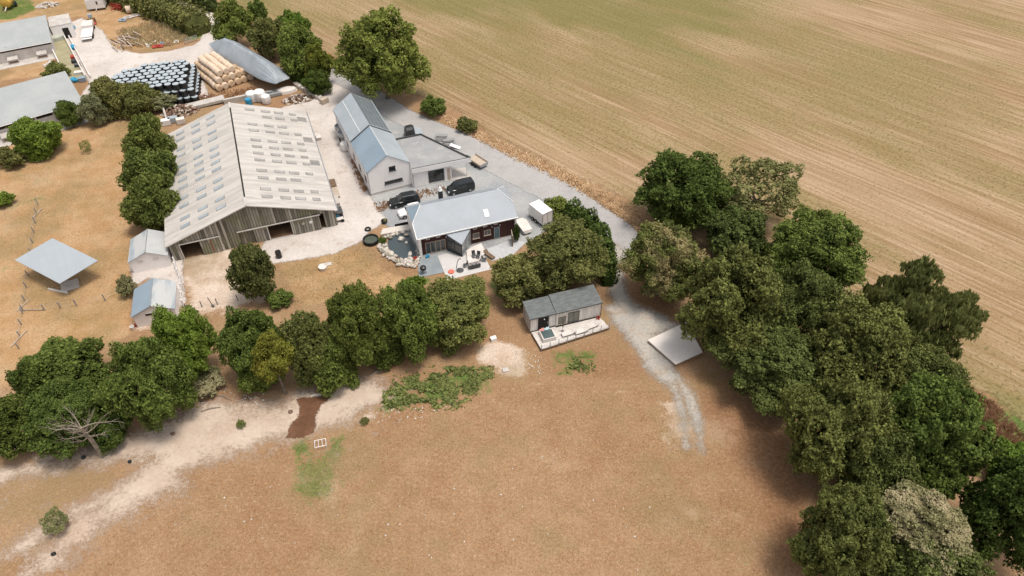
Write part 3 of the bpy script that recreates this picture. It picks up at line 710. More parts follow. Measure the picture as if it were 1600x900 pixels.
cabin_wood = planks('silvered cladding', (.62, .59, .55), (.82, .78, .73), 'X', 5.5)
cabin_wood_y = planks('silvered end cladding', (.36, .33, .295), (.52, .48, .44), 'Y', 5.5)
deck_wood = planks('bleached deck boards', (.56, .51, .47), (.70, .65, .61), 'Y', 5.0)
shingle = mat('dark shingles', (.115, .125, .125), (.17, .178, .175), 1.2, .85, stretch=(1, 3, 1), fine=.4, wear=(.33, .30, .26), wear_lo=.66)

def frame(p0, p1):
    d = p1 - p0; return d.length, math.atan2(d.y, d.x)
def window(parent, x, z, w, h, y=0.0, frm=None, bars=0, axis='x', sill=True, name='window', gm=None):
    """frame proud of the wall by 4 cm, pane set in it; on the front wall (facing -y)"""
    frm = frm or white_paint; t = .07
    f = MB()
    f.bb(x - w / 2, x + w / 2, y - .05, y + .02, z, z + t); f.bb(x - w / 2, x + w / 2, y - .05, y + .02, z + h - t, z + h)
    f.bb(x - w / 2, x - w / 2 + t, y - .048, y + .02, z + t, z + h - t); f.bb(x + w / 2 - t, x + w / 2, y - .048, y + .02, z + t, z + h - t)
    for i in range(bars):
        bx = x - w / 2 + w * (i + 1) / (bars + 1); f.bb(bx - .03, bx + .03, y - .046, y + .02, z + t, z + h - t)
    if sill: f.bb(x - w / 2 - .08, x + w / 2 + .08, y - .12, y + .0, z - .07, z - .002)
    o = f.build(name, frm, parent)
    MB().bb(x - w / 2 + t, x + w / 2 - t, y - .018, y + .015, z + t, z + h - t).build('pane', gm or glass, o)
    return o

# ---- the big barn
pL = G(261, 381, 3.2); pR = G(522, 325, 3.2)
W, ang = frame(pL, pR); pL.z = 0
barn = thing('barn', 'big timber-fronted barn with a pale sheet roof dotted with rows of roof lights', 'barn', pL, ang)
L, EZ, RZ, RX = 29.8, 3.1, 7.0, 11.45
sl = (RZ - EZ) / RX; sr = (RZ - EZ) / (W - RX)
ov = .35
MB().slab([(-ov, -ov, EZ - sl * ov), (RX - .12, -ov, RZ - sl * .12), (RX - .12, L, RZ - sl * .12), (-ov, L, EZ - sl * ov)], .09).build('roof_slope', fibre, barn)
MB().slab([(RX + .12, -ov, RZ - sr * .12), (W + ov, -ov, EZ - sr * ov), (W + ov, L, EZ - sr * ov), (RX + .12, L, RZ - sr * .12)], .09).build('roof_slope', fibre, barn)
MB().bb(RX - .16, RX + .16, -ov, 1.6, RZ + .0, RZ + .09).build('ridge_cap', fibre, barn); MB().bb(RX - .16, RX + .16, L - 1.9, L + .02, RZ + .0, RZ + .09).build('ridge_cap', fibre, barn)
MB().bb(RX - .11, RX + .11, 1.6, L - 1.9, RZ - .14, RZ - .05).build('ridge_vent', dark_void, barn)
rn = random.Random(3)
rows = [28.3, 26.3, 23.35, 21.3, 18.3, 16.3, 14.3, 12.25, 9.3, 7.3, 4.35, 2.4]
for cx_, wid, sd in ((2.7, 1.35, 0), (5.4, 1.4, 0), (8.0, 1.4, 0), (14.35, 1.35, 1), (16.75, 1.3, 1), (18.75, 1.35, 1), (20.9, 1.0, 1)):
    for ry in rows:
        if sd and rn.random() < .06: continue
        zf = (lambda x: EZ + sl * x) if not sd else (lambda x: RZ - sr * (x - RX))
        x0, x1 = cx_ - wid / 2, cx_ + wid / 2; hw = .36 + rn.uniform(-.03, .03); y0 = ry + rn.uniform(-.06, .06) - .25
        MB().slab([(x0, y0 - hw, zf(x0) + .035), (x1, y0 - hw, zf(x1) + .035), (x1, y0 + hw, zf(x1) + .035), (x0, y0 + hw, zf(x0) + .035)], .033).build('skylight', skylight_m if sd else skylight_b, barn)
        so = bpy.context.scene.collection.objects[-1] if False else barn.children[-1]
        fm = MB()
        for (xa, ya), (xb, yb) in (((x0, y0 - hw), (x0, y0 + hw)), ((x1, y0 - hw), (x1, y0 + hw)), ((x0, y0 - hw), (x1, y0 - hw))):
            fm.beam((xa, ya, zf(xa) + .04), (xb, yb, zf(xb) + .04), .06, .02)
        fm.build('frame', frame_m, so)
for ry in (26.6, 19.7, 12.5):
    x0, x1 = W - 1.45, W - .05; zf = lambda x: RZ - sr * (x - RX)
    MB().slab([(x0, ry - .75, zf(x0) + .03), (x1, ry - .75, zf(x1) + .03), (x1, ry + .75, zf(x1) + .03), (x0, ry + .75, zf(x0) + .03)], .028).build('grey_patch', conc_dark, barn)
mb = MB()   # upper gable boards above the door rails
zt = lambda x: (EZ + sl * x if x < RX else RZ - sr * (x - RX)) - .12
mb.prism_y([(.05, 2.72), (W - .05, 2.72), (W - .05, zt(W - .05)), (RX, zt(RX)), (.05, zt(.05))], .0, .12)
for a, b in ((.05, 1.3), (6.6, 9.3), (11.3, 13.3), (W - 1.7, W - .05)): mb.bb(a, b, 0.001, .12, 0, 2.718)
mb.build('gable_wall', barn_wood, barn)
MB().bb(9.3, 11.3, .35, .45, 0, 2.7).build('recessed_door', barn_wood, barn)
mb = MB(); mb.bb(4.0, 6.6, -.16, -.06, .04, 2.65); dr = mb.build('sliding_door', barn_wood, barn); dr['label'] = 'sliding door with a rusty streak'
mb = MB(); mb.bb(5.3, 5.5, -.168, -.164, .3, 2.4); mb.build('rust_streak', mat('rust', (.26, .10, .045), (.20, .09, .05), 2, .9), dr)
dr = MB().bb(16.7, 20.6, -.16, -.06, .04, 2.65).build('sliding_door', barn_wood, barn)
for k, x in enumerate((18.2, 19.3)):
    MB().lathe([(.22, 0), (.26, .03), (.12, .05)] if k else [(.2, 0), (.2, .02)], 12, (x, -.165, 1.75), Matrix.Rotation(math.pi / 2, 4, 'X')).build('door_disc', white_paint if k else wood_pale, dr)
MB().bb(1.3, 6.7, -.26, -.17, 2.66, 2.80).build('door_rail', dirty_white, barn)
MB().bb(9.1, 20.8, -.26, -.17, 2.66, 2.80).build('door_rail', dirty_white, barn)
for x in (1.32, 13.2, 16.55, 6.68): MB().bb(x - .07, x + .07, -.055, -.002, 0, 2.66).build('post', dirty_white, barn)
mb = MB(); mb.bb(-.02, .12, .13, L - .1, 0, EZ - .1); mb.bb(W - .12, W + .02, .13, L - .1, 0, EZ - .1); mb.build('side_wall', barn_wood_y, barn)
mb = MB(); mb.prism_y([(.0, 0), (W, 0), (W, zt(W)), (RX, zt(RX)), (.0, zt(0))], L - .1, L + .0); mb.build('rear_wall', barn_wood, barn)
MB().bb(.2, W - .2, .2, L - .2, .02, .05).build('floor', mat('barn floor straw', (.26, .15, .08), (.16, .10, .06), 1, .95), barn)
mb = MB(); mb.bb(-ov - .02, W + ov, -ov - .05, -ov, EZ - .3, EZ - .28)
bg1 = MB().slab([(-ov, -ov - .06, EZ - sl * ov + .03), (RX, -ov - .06, RZ + .03), (RX, -ov - .003, RZ + .03), (-ov, -ov - .003, EZ - sl * ov + .03)], .16).slab([(RX, -ov - .06, RZ + .03), (W + ov, -ov - .06, EZ - sr * ov + .03), (W + ov, -ov - .003, EZ - sr * ov + .03), (RX, -ov - .003, RZ + .03)], .16)
bg1.build('bargeboard', dirty_white, barn)
MB().tube([(W + ov + .08, -ov, EZ - sr * ov - .08), (W + ov + .08, L, EZ - sr * ov - .08)], .08, 8).build('gutter', grey_metal, barn)

# ---- white house with two-part metal roof
pL = G(574, 269, 4.4); pR = G(639, 253, 4.4); W, ang = frame(pL, pR); pL.z = 0
wh = thing('white_house', 'white rendered house with a bluish metal gable roof and a flat-roofed wing', 'house', pL, ang)
L, EZ, RZ = 20.6, 4.45, 6.6; RX = W / 2; s = (RZ - EZ) / RX; o = .12
mb = MB().bb(0, W, .0, L, 0, EZ - .12)
mb.prism_y([(0, EZ - .118), (W, EZ - .118), (RX, RZ - .12)], 0, L)
mb.build('wall', white_wall, wh)
yd = 9.2
def slopes(y0, y1, dz, ml, mr, nm='roof'):
    MB().slab([(-o, y0, EZ - s * o + dz), (RX, y0, RZ + dz), (RX, y1, RZ + dz), (-o, y1, EZ - s * o + dz)], .1).build(nm, ml, wh)
    return MB().slab([(RX, y0, RZ + dz), (W + o, y0, EZ - s * o + dz), (W + o, y1, EZ - s * o + dz), (RX, y1, RZ + dz)], .1).build(nm, mr, wh)
slopes(-.12, yd, .0, steel_blue, steel_pale); slopes(yd + .14, L + .15, .14, steel_pale, steel_pale)  # front part: bluer left, paler right slope, side light put into the colours
mb = MB(); mb.slab([(-o - .02, yd, EZ - s * o + .17), (RX, yd, RZ + .17), (RX, yd + .138, RZ + .17), (-o - .02, yd + .138, EZ - s * o + .17)], .2)
mb.slab([(RX, yd, RZ + .17), (W + o + .02, yd, EZ - s * o + .17), (W + o + .02, yd + .138, EZ - s * o + .17), (RX, yd + .138, RZ + .17)], .2).build('roof_joint', dark_metal, wh)
for k in range(5):
    xa = RX + .12 + k * (RX - .15) / 5; xb = xa + (RX - .15) / 5 - .09
    zf = lambda x: RZ + .14 - s * (x - RX) + .05
    MB().slab([(xa, yd + .5, zf(xa)), (xb, yd + .5, zf(xb)), (xb, L - .1, zf(xb)), (xa, L - .1, zf(xa))], .045).build('solar_strip', mat('dark solar strip', (.13, .15, .165), (.17, .19, .20), 1, .35, spec=.6) if k == 0 else bpy.data.materials['dark solar strip'], wh)
mb = MB()
for x in (RX - 1.6, ): mb.slab([(x - .04, yd + .3, RZ + .16 - s * 1.6), (x + .04, yd + .3, RZ + .16 - s * 1.6), (x + .04, L, RZ + .16 - s * 1.6), (x - .04, L, RZ + .16 - s * 1.6)], .03)
mb.build('roof_seam', white_paint, wh)
MB().tube([(RX, -.12, RZ + .02), (RX, yd - .02, RZ + .02)], .05, 6).build('ridge_trim', white_paint, wh)
window(wh, RX + .55, 3.55, 1.05, .85, 0, dark_metal); window(wh, RX + .5, 1.35, 2.9, .55, 0, dark_metal, bars=1)
mb = MB()
for x, z0 in ((-.07, 0), (W + .06, 0)): mb.tube([(x, -.06, z0), (x, -.06, EZ - .1)], .055, 6)
mb.build('downpipe', grey_metal, wh)
mb = MB(); mb.tube([(-o - .06, -.1, EZ - .2), (-o - .06, L, EZ - .2)], .07, 6); mb.build('gutter', grey_metal, wh)
mb = MB()
for y in (2.2, 5.5, 9.0, 13.0): mb.bb(-.03, .01, y - .5, y + .5, 1.2, 2.4)
mb.build('side_window', glass, wh)
MB().bb(-.015, W + .01, -.03, -.004, .0, .35).build('plinth', conc, wh)
# flat-roofed wing: corners from the survey, in the house frame
Mi = (Matrix.Translation(pL) @ Matrix.Rotation(ang, 4, 'Z')).inverted()
q = [Mi @ G(*p, 3.4) for p in ((643, 266), (736, 247.5), (657.5, 210), (622, 217))]
q = [Vector((v.x, v.y)) for v in q]
q[0].x = W + .015; q[3].x = W + .015
cx_ = sum((v for v in q), Vector((0, 0))) / 4
MB().prism([(v.x, v.y) for v in (q[0] + Vector((0, .2)), q[0].lerp(q[1], .66) + Vector((0, .2)), q[2].lerp(q[1], .62) + Vector((-.25, 0)), q[2] + Vector((-.2, -.2)), q[3] + Vector((0, -.2)))], 0, 3.2).build('wing_wall', white_wall, wh)
MB().prism([tuple(v) for v in q], 3.203, 3.32).build('flat_roof', felt, wh)
mb = MB()
for a, b in ((0, 1), (1, 2), (2, 3)):
    n = (q[b] - q[a]).normalized(); n = Vector((-n.y, n.x)) * .13
    mb.prism([tuple(v) for v in (q[a], q[b], q[b] + n, q[a] + n)], 3.322, 3.62)
mb.build('parapet', dark_metal, wh)
mb = MB()
for a, b in ((0, 1), (1, 2), (2, 3)):
    n = (q[b] - q[a]).normalized(); n2 = Vector((n.y, -n.x)) * .05
    mb.prism([tuple(v) for v in (q[a] + n2, q[b] + n2, q[b] - n2 * .1, q[a] - n2 * .1)], 2.75 if a == 0 else 2.95, 3.56)
mb.build('fascia', white_wall, wh)
n = (q[1] - q[0]).normalized(); fa = math.atan2(n.y, n.x)
wt = bpy.data.objects.new('wing_window', None); 
f = MB(); xw = 3.0
sub = Matrix.Translation((q[0].x, q[0].y + .19, 0)) @ Matrix.Rotation(fa, 4, 'Z')
def wing_part(nm, mb, m, par=wh):
    mb.v = [tuple(sub @ Vector(v)) for v in mb.v]; return mb.build(nm, m, par)
f = MB(); f.bb(2.6, 5.2, -.05, .06, .25, .35); f.bb(2.6, 5.2, -.05, .06, 2.35, 2.45); f.bb(2.6, 2.7, -.05, .06, .35, 2.35); f.bb(5.1, 5.2, -.05, .06, .35, 2.35)
fw = wing_part('window', f, dark_metal); wing_part('pane', MB().bb(2.7, 5.1, -.02, .05, .35, 2.35), glass, fw)
wing_part('porch_post', MB().bb(8.9, 9.02, -.12, 0, 0, 2.75), white_paint)
wing_part('porch_door', MB().bb(5.7, 6.2, -.03, .03, .1, 2.3), wood_pale)
wing_part('porch_floor', MB().prism([(5.2, -.1), (9.6, -.6), (9.4, 2.5), (5.6, 3.0)], .02, .08), conc)
wing_part('wing_downpipe', MB().tube([(.15, -.1, 0), (.15, -.1, 3.0)], .05, 6), grey_metal)

# ---- dark red timber house
pL = G(651, 374, 3.4); pR = G(809, 339, 3.4); W, ang = frame(pL, pR); pL.z = 0
rh = thing('red_timber_house', 'long dark red timber house with a grey half-hipped roof and pointed glass bay', 'house', pL, ang)
D, EZ, RZ = 8.0, 3.4, 6.05; sl = (RZ - EZ) / (D / 2); ov = .3; hx = 1.75; ay, az = 2.0, EZ + 2.0 * sl
mb = MB()
wallp = [(.3, 0), (W - .3, 0), (W - .3, EZ - .1)]
mb.bb(.3, W - .3, .3, D - .3, 0, EZ - .02)
mb.add([(.3, .3, EZ - .02), (W - .3, .3, EZ - .02), (W - .3, D - .3, EZ - .02), (.3, D - .3, EZ - .02), (.3, ay, az - .2), (.3, D - ay, az - .2), (W - .3, ay, az - .2), (W - .3, D - ay, az - .2), (hx + .1, D / 2, RZ - .3), (W - hx - .1, D / 2, RZ - .3)],
       [(0, 4, 5, 3), (1, 2, 7, 6), (4, 8, 5), (6, 7, 9), (0, 1, 6, 9, 8, 4), (3, 5, 8, 9, 7, 2)])
mb.build('wall', white_wall, rh)
MB().bb(.55, W - .32, .24, .297, .12, EZ - .04).build('cladding', red_wood, rh)
MB().bb(.28, W - .28, .22, .298, 0, .118).build('plinth', conc, rh)
mb = MB(); mb.bb(.2, .54, -.18, .297, 0, EZ - .03); mb.bb(W - .4, W - .2, -.02, .297, 0, EZ - .03); mb.build('end_pier', white_wall, rh)
z_e = EZ - sl * 0
MB().slab([(0, -.0, EZ), (W, -.0, EZ), (W, ay, az), (W - hx, D / 2, RZ), (hx, D / 2, RZ), (0, ay, az)], .14).build('front_roof', roof_grey, rh)
MB().slab([(0, D, EZ), (0, D - ay, az), (hx, D / 2, RZ), (W - hx, D / 2, RZ), (W, D - ay, az), (W, D, EZ)], .14).build('rear_roof', roof_grey, rh)
MB().slab([(0, D - ay, az), (0, ay, az), (hx, D / 2, RZ)], .12).build('half_hip', steel_blue, rh)
MB().slab([(W, ay, az), (W, D - ay, az), (W - hx, D / 2, RZ)], .12).build('half_hip', roof_grey, rh)
def rtube(nm, pts, r=.06, m=white_paint): return MB().tube(pts, r, 6).build(nm, m, rh)
rtube('hip_trim', [(0, ay - .1, az), (hx, D / 2, RZ + .02), (0, D - ay, az)]); rtube('hip_trim', [(W, ay - .1, az), (W - hx, D / 2, RZ + .02), (W, D - ay, az)])
rtube('ridge_trim', [(hx, D / 2, RZ + .02), (W - hx, D / 2, RZ + .02)], .05, grey_metal)
MB().slab([(-.05, -.06, EZ + .04), (-.05, ay, az + .04), (.06, ay, az + .04), (.06, -.06, EZ + .04)][::-1], .2).build('verge_trim', white_paint, rh)
MB().bb(-.06, W + .06, -.13, -.004, EZ - .14, EZ + .02).build('gutter', white_paint, rh)
sk = MB(); sk.slab([(10.2, .75, EZ + .75 * sl + .09), (10.9, .75, EZ + .75 * sl + .09), (10.9, 1.75, EZ + 1.75 * sl + .09), (10.2, 1.75, EZ + 1.75 * sl + .09)], .1)
sk.build('roof_window', mat('white roof light', (.62, .63, .64), None, 1, .3), rh)
fy = .24
sd = window(rh, 2.6, .13, 2.9, 2.05, fy, wood_pale, bars=3, sill=False, name='sliding_door')
window(rh, 8.6, 1.0, .95, 1.0, fy, wood_pale); window(rh, 10.3, 1.15, 1.0, .95, fy, wood_pale, bars=1)
window(rh, 11.75, .13, .85, 2.1, fy, grey_metal, sill=False, name='glazed_door', gm=mat('teal door glass', (.06, .12, .13), None, 1, .1, spec=.7))
for x in (1.6, 3.1, 8.5, 10.0, 11.6): window(rh, x, 2.72, .55, .34, fy, white_paint, sill=False, name='small_window')
for x in (4.2, 11.0, 12.2): MB().lathe([(.03, 0), (.09, .05), (.07, .16), (.02, .2)], 8, (x, fy - .1, 2.45)).build('wall_lamp', white_paint, rh)
# pointed glass bay
bL, bR, bT = Vector((4.25, .2, 0)), Vector((7.75, .2, 0)), Vector((5.85, -1.85, 0))
up = lambda v, z: (v.x, v.y, z)
MB().slab([up(bL + Vector((-.2, 0, 0)), 3.18), up(bT + Vector((0, -.25, 0)), 2.45), up(bR + Vector((.2, 0, 0)), 3.18)], .1).build('bay_roof', roof_grey, rh)
for a, b, dk in ((bL, bT, dark_metal), (bT, bR, grey_metal)):
    f = MB(); h0, h1 = (2.95, 2.3) if a is bL else (2.3, 2.95)
    for k in range(3):
        q_ = a.lerp(b, k / 2); hh = h0 + (h1 - h0) * k / 2
        f.beam(up(q_, .05), up(q_, hh), .09)
    f.beam(up(a, .08), up(b, .08), .1); f.beam(up(a, h0), up(b, h1), .1); f.beam(up(a, 1.9), up(b, 1.9), .07)
    fr = f.build('bay_frame', dk, rh)
    nrm = Vector(((b - a).y, -(b - a).x, 0)).normalized() * -.03
    MB().slab([up(a + nrm, .1), up(b + nrm, .1), up(b + nrm, h1), up(a + nrm, h0)], .02).build('pane', glass if a is bL else mat('bright bay glass', (.30, .32, .33), None, 1, .1, spec=.8), fr)
Mh = Matrix.Translation(pL) @ Matrix.Rotation(ang, 4, 'Z')
def H(x, y, z=0.0): v = Mh @ Vector((x, y, z)); return v
HA = ang
# chimney flue with cowl behind the ridge
fl = MB(); fl.bb(5.3, 5.9, 7.5, 8.05, 3.5, 4.95)
fl.build('chimney', black_plastic, rh)
MB().lathe([(.3, 4.95), (.36, 5.02), (.3, 5.2), (.2, 5.25), (.25, 5.45), (.12, 5.65), (.04, 5.75)], 10, (5.6, 7.8, 0)).build('chimney_cowl', white_paint, rh)

# ---- two small sheds
def small_shed(c4px, label, z0=2.1, rz=3.3, holes=(), ml=None, mr=None, streak=True):
    a, b, c, d = [G(*p, z0) for p in c4px]       # front left, front right, back right, back left
    W, ang = frame(a, b); L = ((d - a).length + (c - b).length) / 2; a.z = 0
    t = thing('small_shed', label, 'shed', a, ang); RX = W * .52; o = .15
    mb = MB().bb(0, W, 0, L, 0, z0 - .15); mb.prism_y([(0, z0 - .148), (W, z0 - .148), (RX, rz - .13)], 0, L); mb.build('wall', white_wall, t)
    sa = (rz - z0) / RX; sb = (rz - z0) / (W - RX)
    MB().slab([(-o, -o, z0 - sa * o), (RX, -o, rz), (RX, L + o, rz), (-o, L + o, z0 - sa * o)], .09).build('roof_slope', ml, t)
    MB().slab([(RX, -o, rz), (W + o, -o, z0 - sb * o), (W + o, L + o, z0 - sb * o), (RX, L + o, rz)], .09).build('roof_slope', mr, t)
    for x, z, w_, h_, m in holes:
        f = MB().bb(x - w_ / 2, x + w_ / 2, -.05, -.004, z - .04, z + h_ + .08).build('hatch', dirty_white, t)
        MB().bb(x - w_ / 2 + .05, x + w_ / 2 - .05, -.065, -.052, z, z + h_).build('hatch_opening', m, f)
    MB().tube([(RX, -o, rz + .02), (RX, L + o, rz + .02)], .06, 6).build('ridge_cap', grey_metal, t)
    return t
shed_streak = mat('bleached roof sheet with painted side light', (.47, .47, .465), (.30, .345, .38), .35, .5, spec=.4, stretch=(1.2, .3, 1), lo=.42, hi=.55, fine=.08)
shed_pale = mat('pale roof sheet', (.46, .46, .455), (.40, .405, .405), .4, .55, fine=.1, ridge=('X', 3, .15))
small_shed([(201, 409), (260, 398), (257, 364), (198, 377)], 'small white shed with a pale grey roof, nearest the barn corner', holes=((1.35, 1.75, .75, .22, dirty_white), (3.4, 1.75, .75, .22, dirty_white)), ml=shed_streak, mr=shed_pale)  # both sheds: darker left, paler right slope, side light painted into the sheets
small_shed([(206, 494), (271, 481), (269, 441), (205, 454)], 'small white shed with a blue roof bleached white in the middle', holes=((1.9, 1.7, .85, .3, dark_void), (3.6, 1.8, .8, .2, wood_pale), (2.35, .45, 1.0, .3, dark_void)), ml=steel_blue, mr=shed_streak)

# ---- two long sheds on the left
def long_shed(fr, br, label, L, nh, dark_strip):
    b = G(*fr, 2.7); c = G(*br, 2.7); d = (c - b); Wd = d.length; ang = math.atan2(d.y, d.x) - math.pi / 2; b.z = 0
    t = thing('long_shed', label, 'shed', b, ang)                     # x runs along the shed to the left (negative)
    mb = MB().bb(-L, 0, .0, Wd, 0, 2.55); mb.build('wall', dirty_white, t)
    MB().slab([(-L - .2, -.35, 2.62), (.15, -.35, 2.62), (.15, Wd * .93, 4.0), (-L - .2, Wd * .93, 4.0)], .12).build('roof', long_roof, t)
    MB().slab([(-L - .2, Wd * .93 + .01, 4.0), (.15, Wd * .93 + .01, 4.0), (.15, Wd + .3, 3.6), (-L - .2, Wd + .3, 3.6)], .12).build('roof_back', long_roof, t)
    MB().prism_y([(-.12, 2.3), (.0, 2.3), (.0, 2.5), (-.12, 2.5)], 0, Wd).build('gable_trim', white_paint, t)
    g = MB().add([(.01, .1, 2.55), (.01, Wd, 2.55), (.01, Wd * .93, 3.86), (-.1, .1, 2.55), (-.1, Wd, 2.55), (-.1, Wd * .93, 3.86)], [(0, 1, 2), (5, 4, 3), (0, 3, 4, 1), (1, 4, 5, 2), (2, 5, 3, 0)]); g.build('gable', dirty_white, t)
    if dark_strip:
        x = -.8
        while x > -L + 2:
            w_ = (1.9, 1.4, 2.6)[int(-x) % 3]; f = MB().bb(x - w_, x, -.04, -.003, 1.75, 2.4).build('window', dark_metal, t); MB().bb(x - w_ + .06, x - .06, -.055, -.042, 1.81, 2.34).build('pane', dark_void, f); x -= w_ + .3
    else:
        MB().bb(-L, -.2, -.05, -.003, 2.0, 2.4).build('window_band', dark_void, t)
    for k in range(nh):
        x = -1.6 - k * 5.3
        h = MB().bb(x - 1.7, x, -1.5, -.06, 0, .95).build('hutch', dirty_white, t)
        MB().bb(x - 1.65, x - .05, -1.56, -1.503, .25, .6).build('hutch_opening', wood_brown, h)
        MB().slab([(x - 1.8, -1.7, .98), (x + .1, -1.7, .98), (x + .1, -.06, 1.2), (x - 1.8, -.06, 1.2)], .06).build('hutch_lid', conc, h)
    MB().bb(-L, .0, -3.0, -.02, 0, .06).build('apron', conc, t)
    MB().tube([(-L, -.42, 2.5), (.1, -.42, 2.5)], .08, 6).build('gutter', white_paint, t)
    return t, Wd
ls, Wd = long_shed((79, 63), (74, 31), 'grey-roofed long shed at the top left corner, the farther of the two', 26, 3, False)
e = ls
MB().bb(.3, 4.3, Wd * .55, Wd + .4, 0, 3.0).build('end_block', white_wall, e)
MB().bb(.25, 4.35, Wd * .55 - .05, Wd + .45, 3.003, 3.1).build('end_block_roof', conc, e)
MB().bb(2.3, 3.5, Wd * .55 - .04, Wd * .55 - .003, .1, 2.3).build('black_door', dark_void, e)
long_shed((128, 158), (104, 119), 'grey-roofed long shed on the left edge with dark front windows, the nearer of the two', 34, 4, True)
# feed passage between the sheds: two low concrete walls and a settling tank
a = G(88, 60); b = G(122, 128); d = (b - a); nn = Vector((-d.y, d.x, 0)).normalized()
tk = thing('slurry_channel', 'long open concrete channel with greenish sludge linking the two long sheds', 'channel', a, math.atan2(d.y, d.x))
Ld = d.length
for y in (-1.6, 1.6, 2.4): MB().bb(0, Ld, y - .12, y + .12, 0, 1.0 if y < 2 else .7).build('channel_wall', dirty_white, tk)
MB().bb(.2, Ld, -1.45, 1.45, 0, .35).build('sludge', mat('green sludge', (.30, .26, .15), (.36, .33, .21), .5, .5), tk)
mb = MB().lathe([(1.6, 0), (1.65, .4), (1.6, 1.1), (1.2, 1.25)], 18, (1.2, 0, 0)); mb.build('round_tank', mat('pale green tank', (.42, .43, .36), (.36, .37, .31), .8, .8), tk)

# ---- small cabin with deck
pL = G(829, 498.5, 2.75); pR = G(939, 472.5, 2.75); W, ang = frame(pL, pR); pL.z = 0
cb = thing('cabin', 'small silvered-wood cabin on wheels with a dark shingle roof and long deck', 'cabin', pL, ang)
D = 2.7; base = .45; z0, z1 = 2.82, 3.3; xs_ = 3.35
mb = MB().bb(0, xs_, 0.001, D, base, z0 - .12); mb.bb(xs_ + .01, W, -.12, D, base, z0 - .0)
mb.build('wall', cabin_wood, cb)
MB().bb(-.04, -.002, .0, D, base, z0 - .1).build('end_wall', cabin_wood_y, cb)
MB().slab([(-.12, -.08, z0 - .08), (xs_ - .02, -.08, z0 - .08), (xs_ - .02, D + .1, z1 - .12), (-.12, D + .1, z1 - .12)], .1).build('roof', shingle, cb)
MB().slab([(xs_ + .02, -.2, z0 + .04), (W + .12, -.2, z0 + .04), (W + .12, D + .1, z1 + .05), (xs_ + .02, D + .1, z1 + .05)], .12).build('roof', shingle, cb)
f = MB(); f.bb(-.14, xs_, -.12, -.083, z0 - .20, z0 - .07); f.bb(xs_ + .02, W + .14, -.24, -.203, z0 - .08, z0 + .05); f.build('fascia', dark_metal, cb)
f = MB().bb(1.0, 2.45, -.03, -.001, base, z0 - .25).build('door', dark_void, cb); MB().bb(2.28, 2.33, -.05, -.031, 1.3, 1.6).build('handle', grey_metal, f)
window(cb, 4.2, base + .12, 1.15, 1.5, -.12, wood_pale, sill=False, gm=mat('curtained glass', (.20, .19, .16), (.13, .13, .11), 3, .3))
window(cb, 5.75, base + .12, 1.5, 1.8, -.12, dark_metal, sill=False, bars=1, gm=bpy.data.materials['curtained glass'])
MB().lathe([(.03, 0), (.07, .04), (.05, .12)], 8, (8.1, -.2, 2.0)).build('wall_lamp', white_paint, cb); MB().lathe([(.03, 0), (.08, .04), (.05, .12)], 8, (1.8, -.1, 2.15)).build('wall_lamp', white_paint, cb)
MB().tube([(W + .05, -.2, .5), (W + .05, -.2, z0)], .05, 6).build('downpipe', dark_metal, cb)
for x in (2.6, 3.5, 6.3):
    w_ = MB().lathe([(.18, -.1), (.34, -.1), (.34, .1), (.18, .1)], 16, (x, .3, .34), Matrix.Rotation(math.pi / 2, 4, 'X')).build('wheel', rubber, cb)
MB().bb(.1, W - .1, .25, D - .2, .3, base - .003).build('chassis', dark_metal, cb)
Mc = Matrix.Translation(pL) @ Matrix.Rotation(ang, 4, 'Z'); CA = ang
def CL(x, y, z=0.0): return Mc @ Vector((x, y, z))
q = [Mc.inverted() @ G(*p, .5) for p in ((829, 521), (843, 546), (953, 511), (938, 489))]
dk = thing('deck', 'long bleached wooden deck with thin railing posts in front of the small cabin', 'deck', CL(0, 0), ang)
pd = [(.1, -.16), (.35, q[1].y), (q[2].x - .1, q[2].y), (W + .1, -1.1), (W - .2, -.34), (3.3, -.34), (3.3, -.16)]
MB().prism(pd, .38, .46).build('deck_boards', deck_wood, dk)
fr = MB()
for i in range(len(pd) - 3):
    fr.beam((*pd[i], .30), (*pd[i + 1], .30), .08, .15)
fr.build('deck_frame', wood_brown, dk)
for i in range(9):
    p = Vector(pd[1]).lerp(Vector(pd[2]), i / 8); MB().bb(p.x - .035, p.x + .035, p.y - .05, p.y + .02, 0, 1.25 if i else 1.35).build('post', grey_metal, dk)
mb = MB()
for z in (.75, 1.0, 1.22): mb.tube([(pd[1][0], pd[1][1] - .02, z), (pd[2][0], pd[2][1] - .02, z)], .009, 4)
mb.build('rail_wire', grey_metal, dk)

# deck things
tb = thing('hot_tub', 'square tub of dark water with white rim at the left end of the deck', 'hot tub', CL(1.75, -1.55, .463), CA)
mb = MB(); mb.bb(-.85, .85, -.8, -.68, 0, .6); mb.bb(-.85, .85, .68, .8, 0, .6); mb.bb(-.85, -.73, -.678, .678, 0, .6); mb.bb(.73, .85, -.678, .678, 0, .6); mb.build('rim', dirty_white, tb)
MB().bb(-.725, .725, -.675, .675, .05, .5).build('water', mat('dark tub water', (.07, .10, .10), (.09, .125, .12), 1, .12, spec=.6), tb)
def towel(loc, m, lbl):
    mb = MB(); n = 6; vs = []; fs = []
    for i in range(n + 1):
        for j in range(3): vs.append((-.35 + .7 * i / n, -.2 + .2 * j + .02 * math.sin(i * 2), .05 + .04 * math.sin(i * 1.7 + j)))
    for i in range(n):
        for j in range(2): fs.append((i * 3 + j, (i + 1) * 3 + j, (i + 1) * 3 + j + 1, i * 3 + j + 1))
    k = len(vs); vs += [(x, y, z - .05) for x, y, z in vs]; fs += [tuple(a + k for a in f[::-1]) for f in fs]
    mb.add(vs, fs); o = mb.build('towel', m); o.location = loc; o.rotation_euler.z = CA + .2; return tag(o, lbl, 'towel')
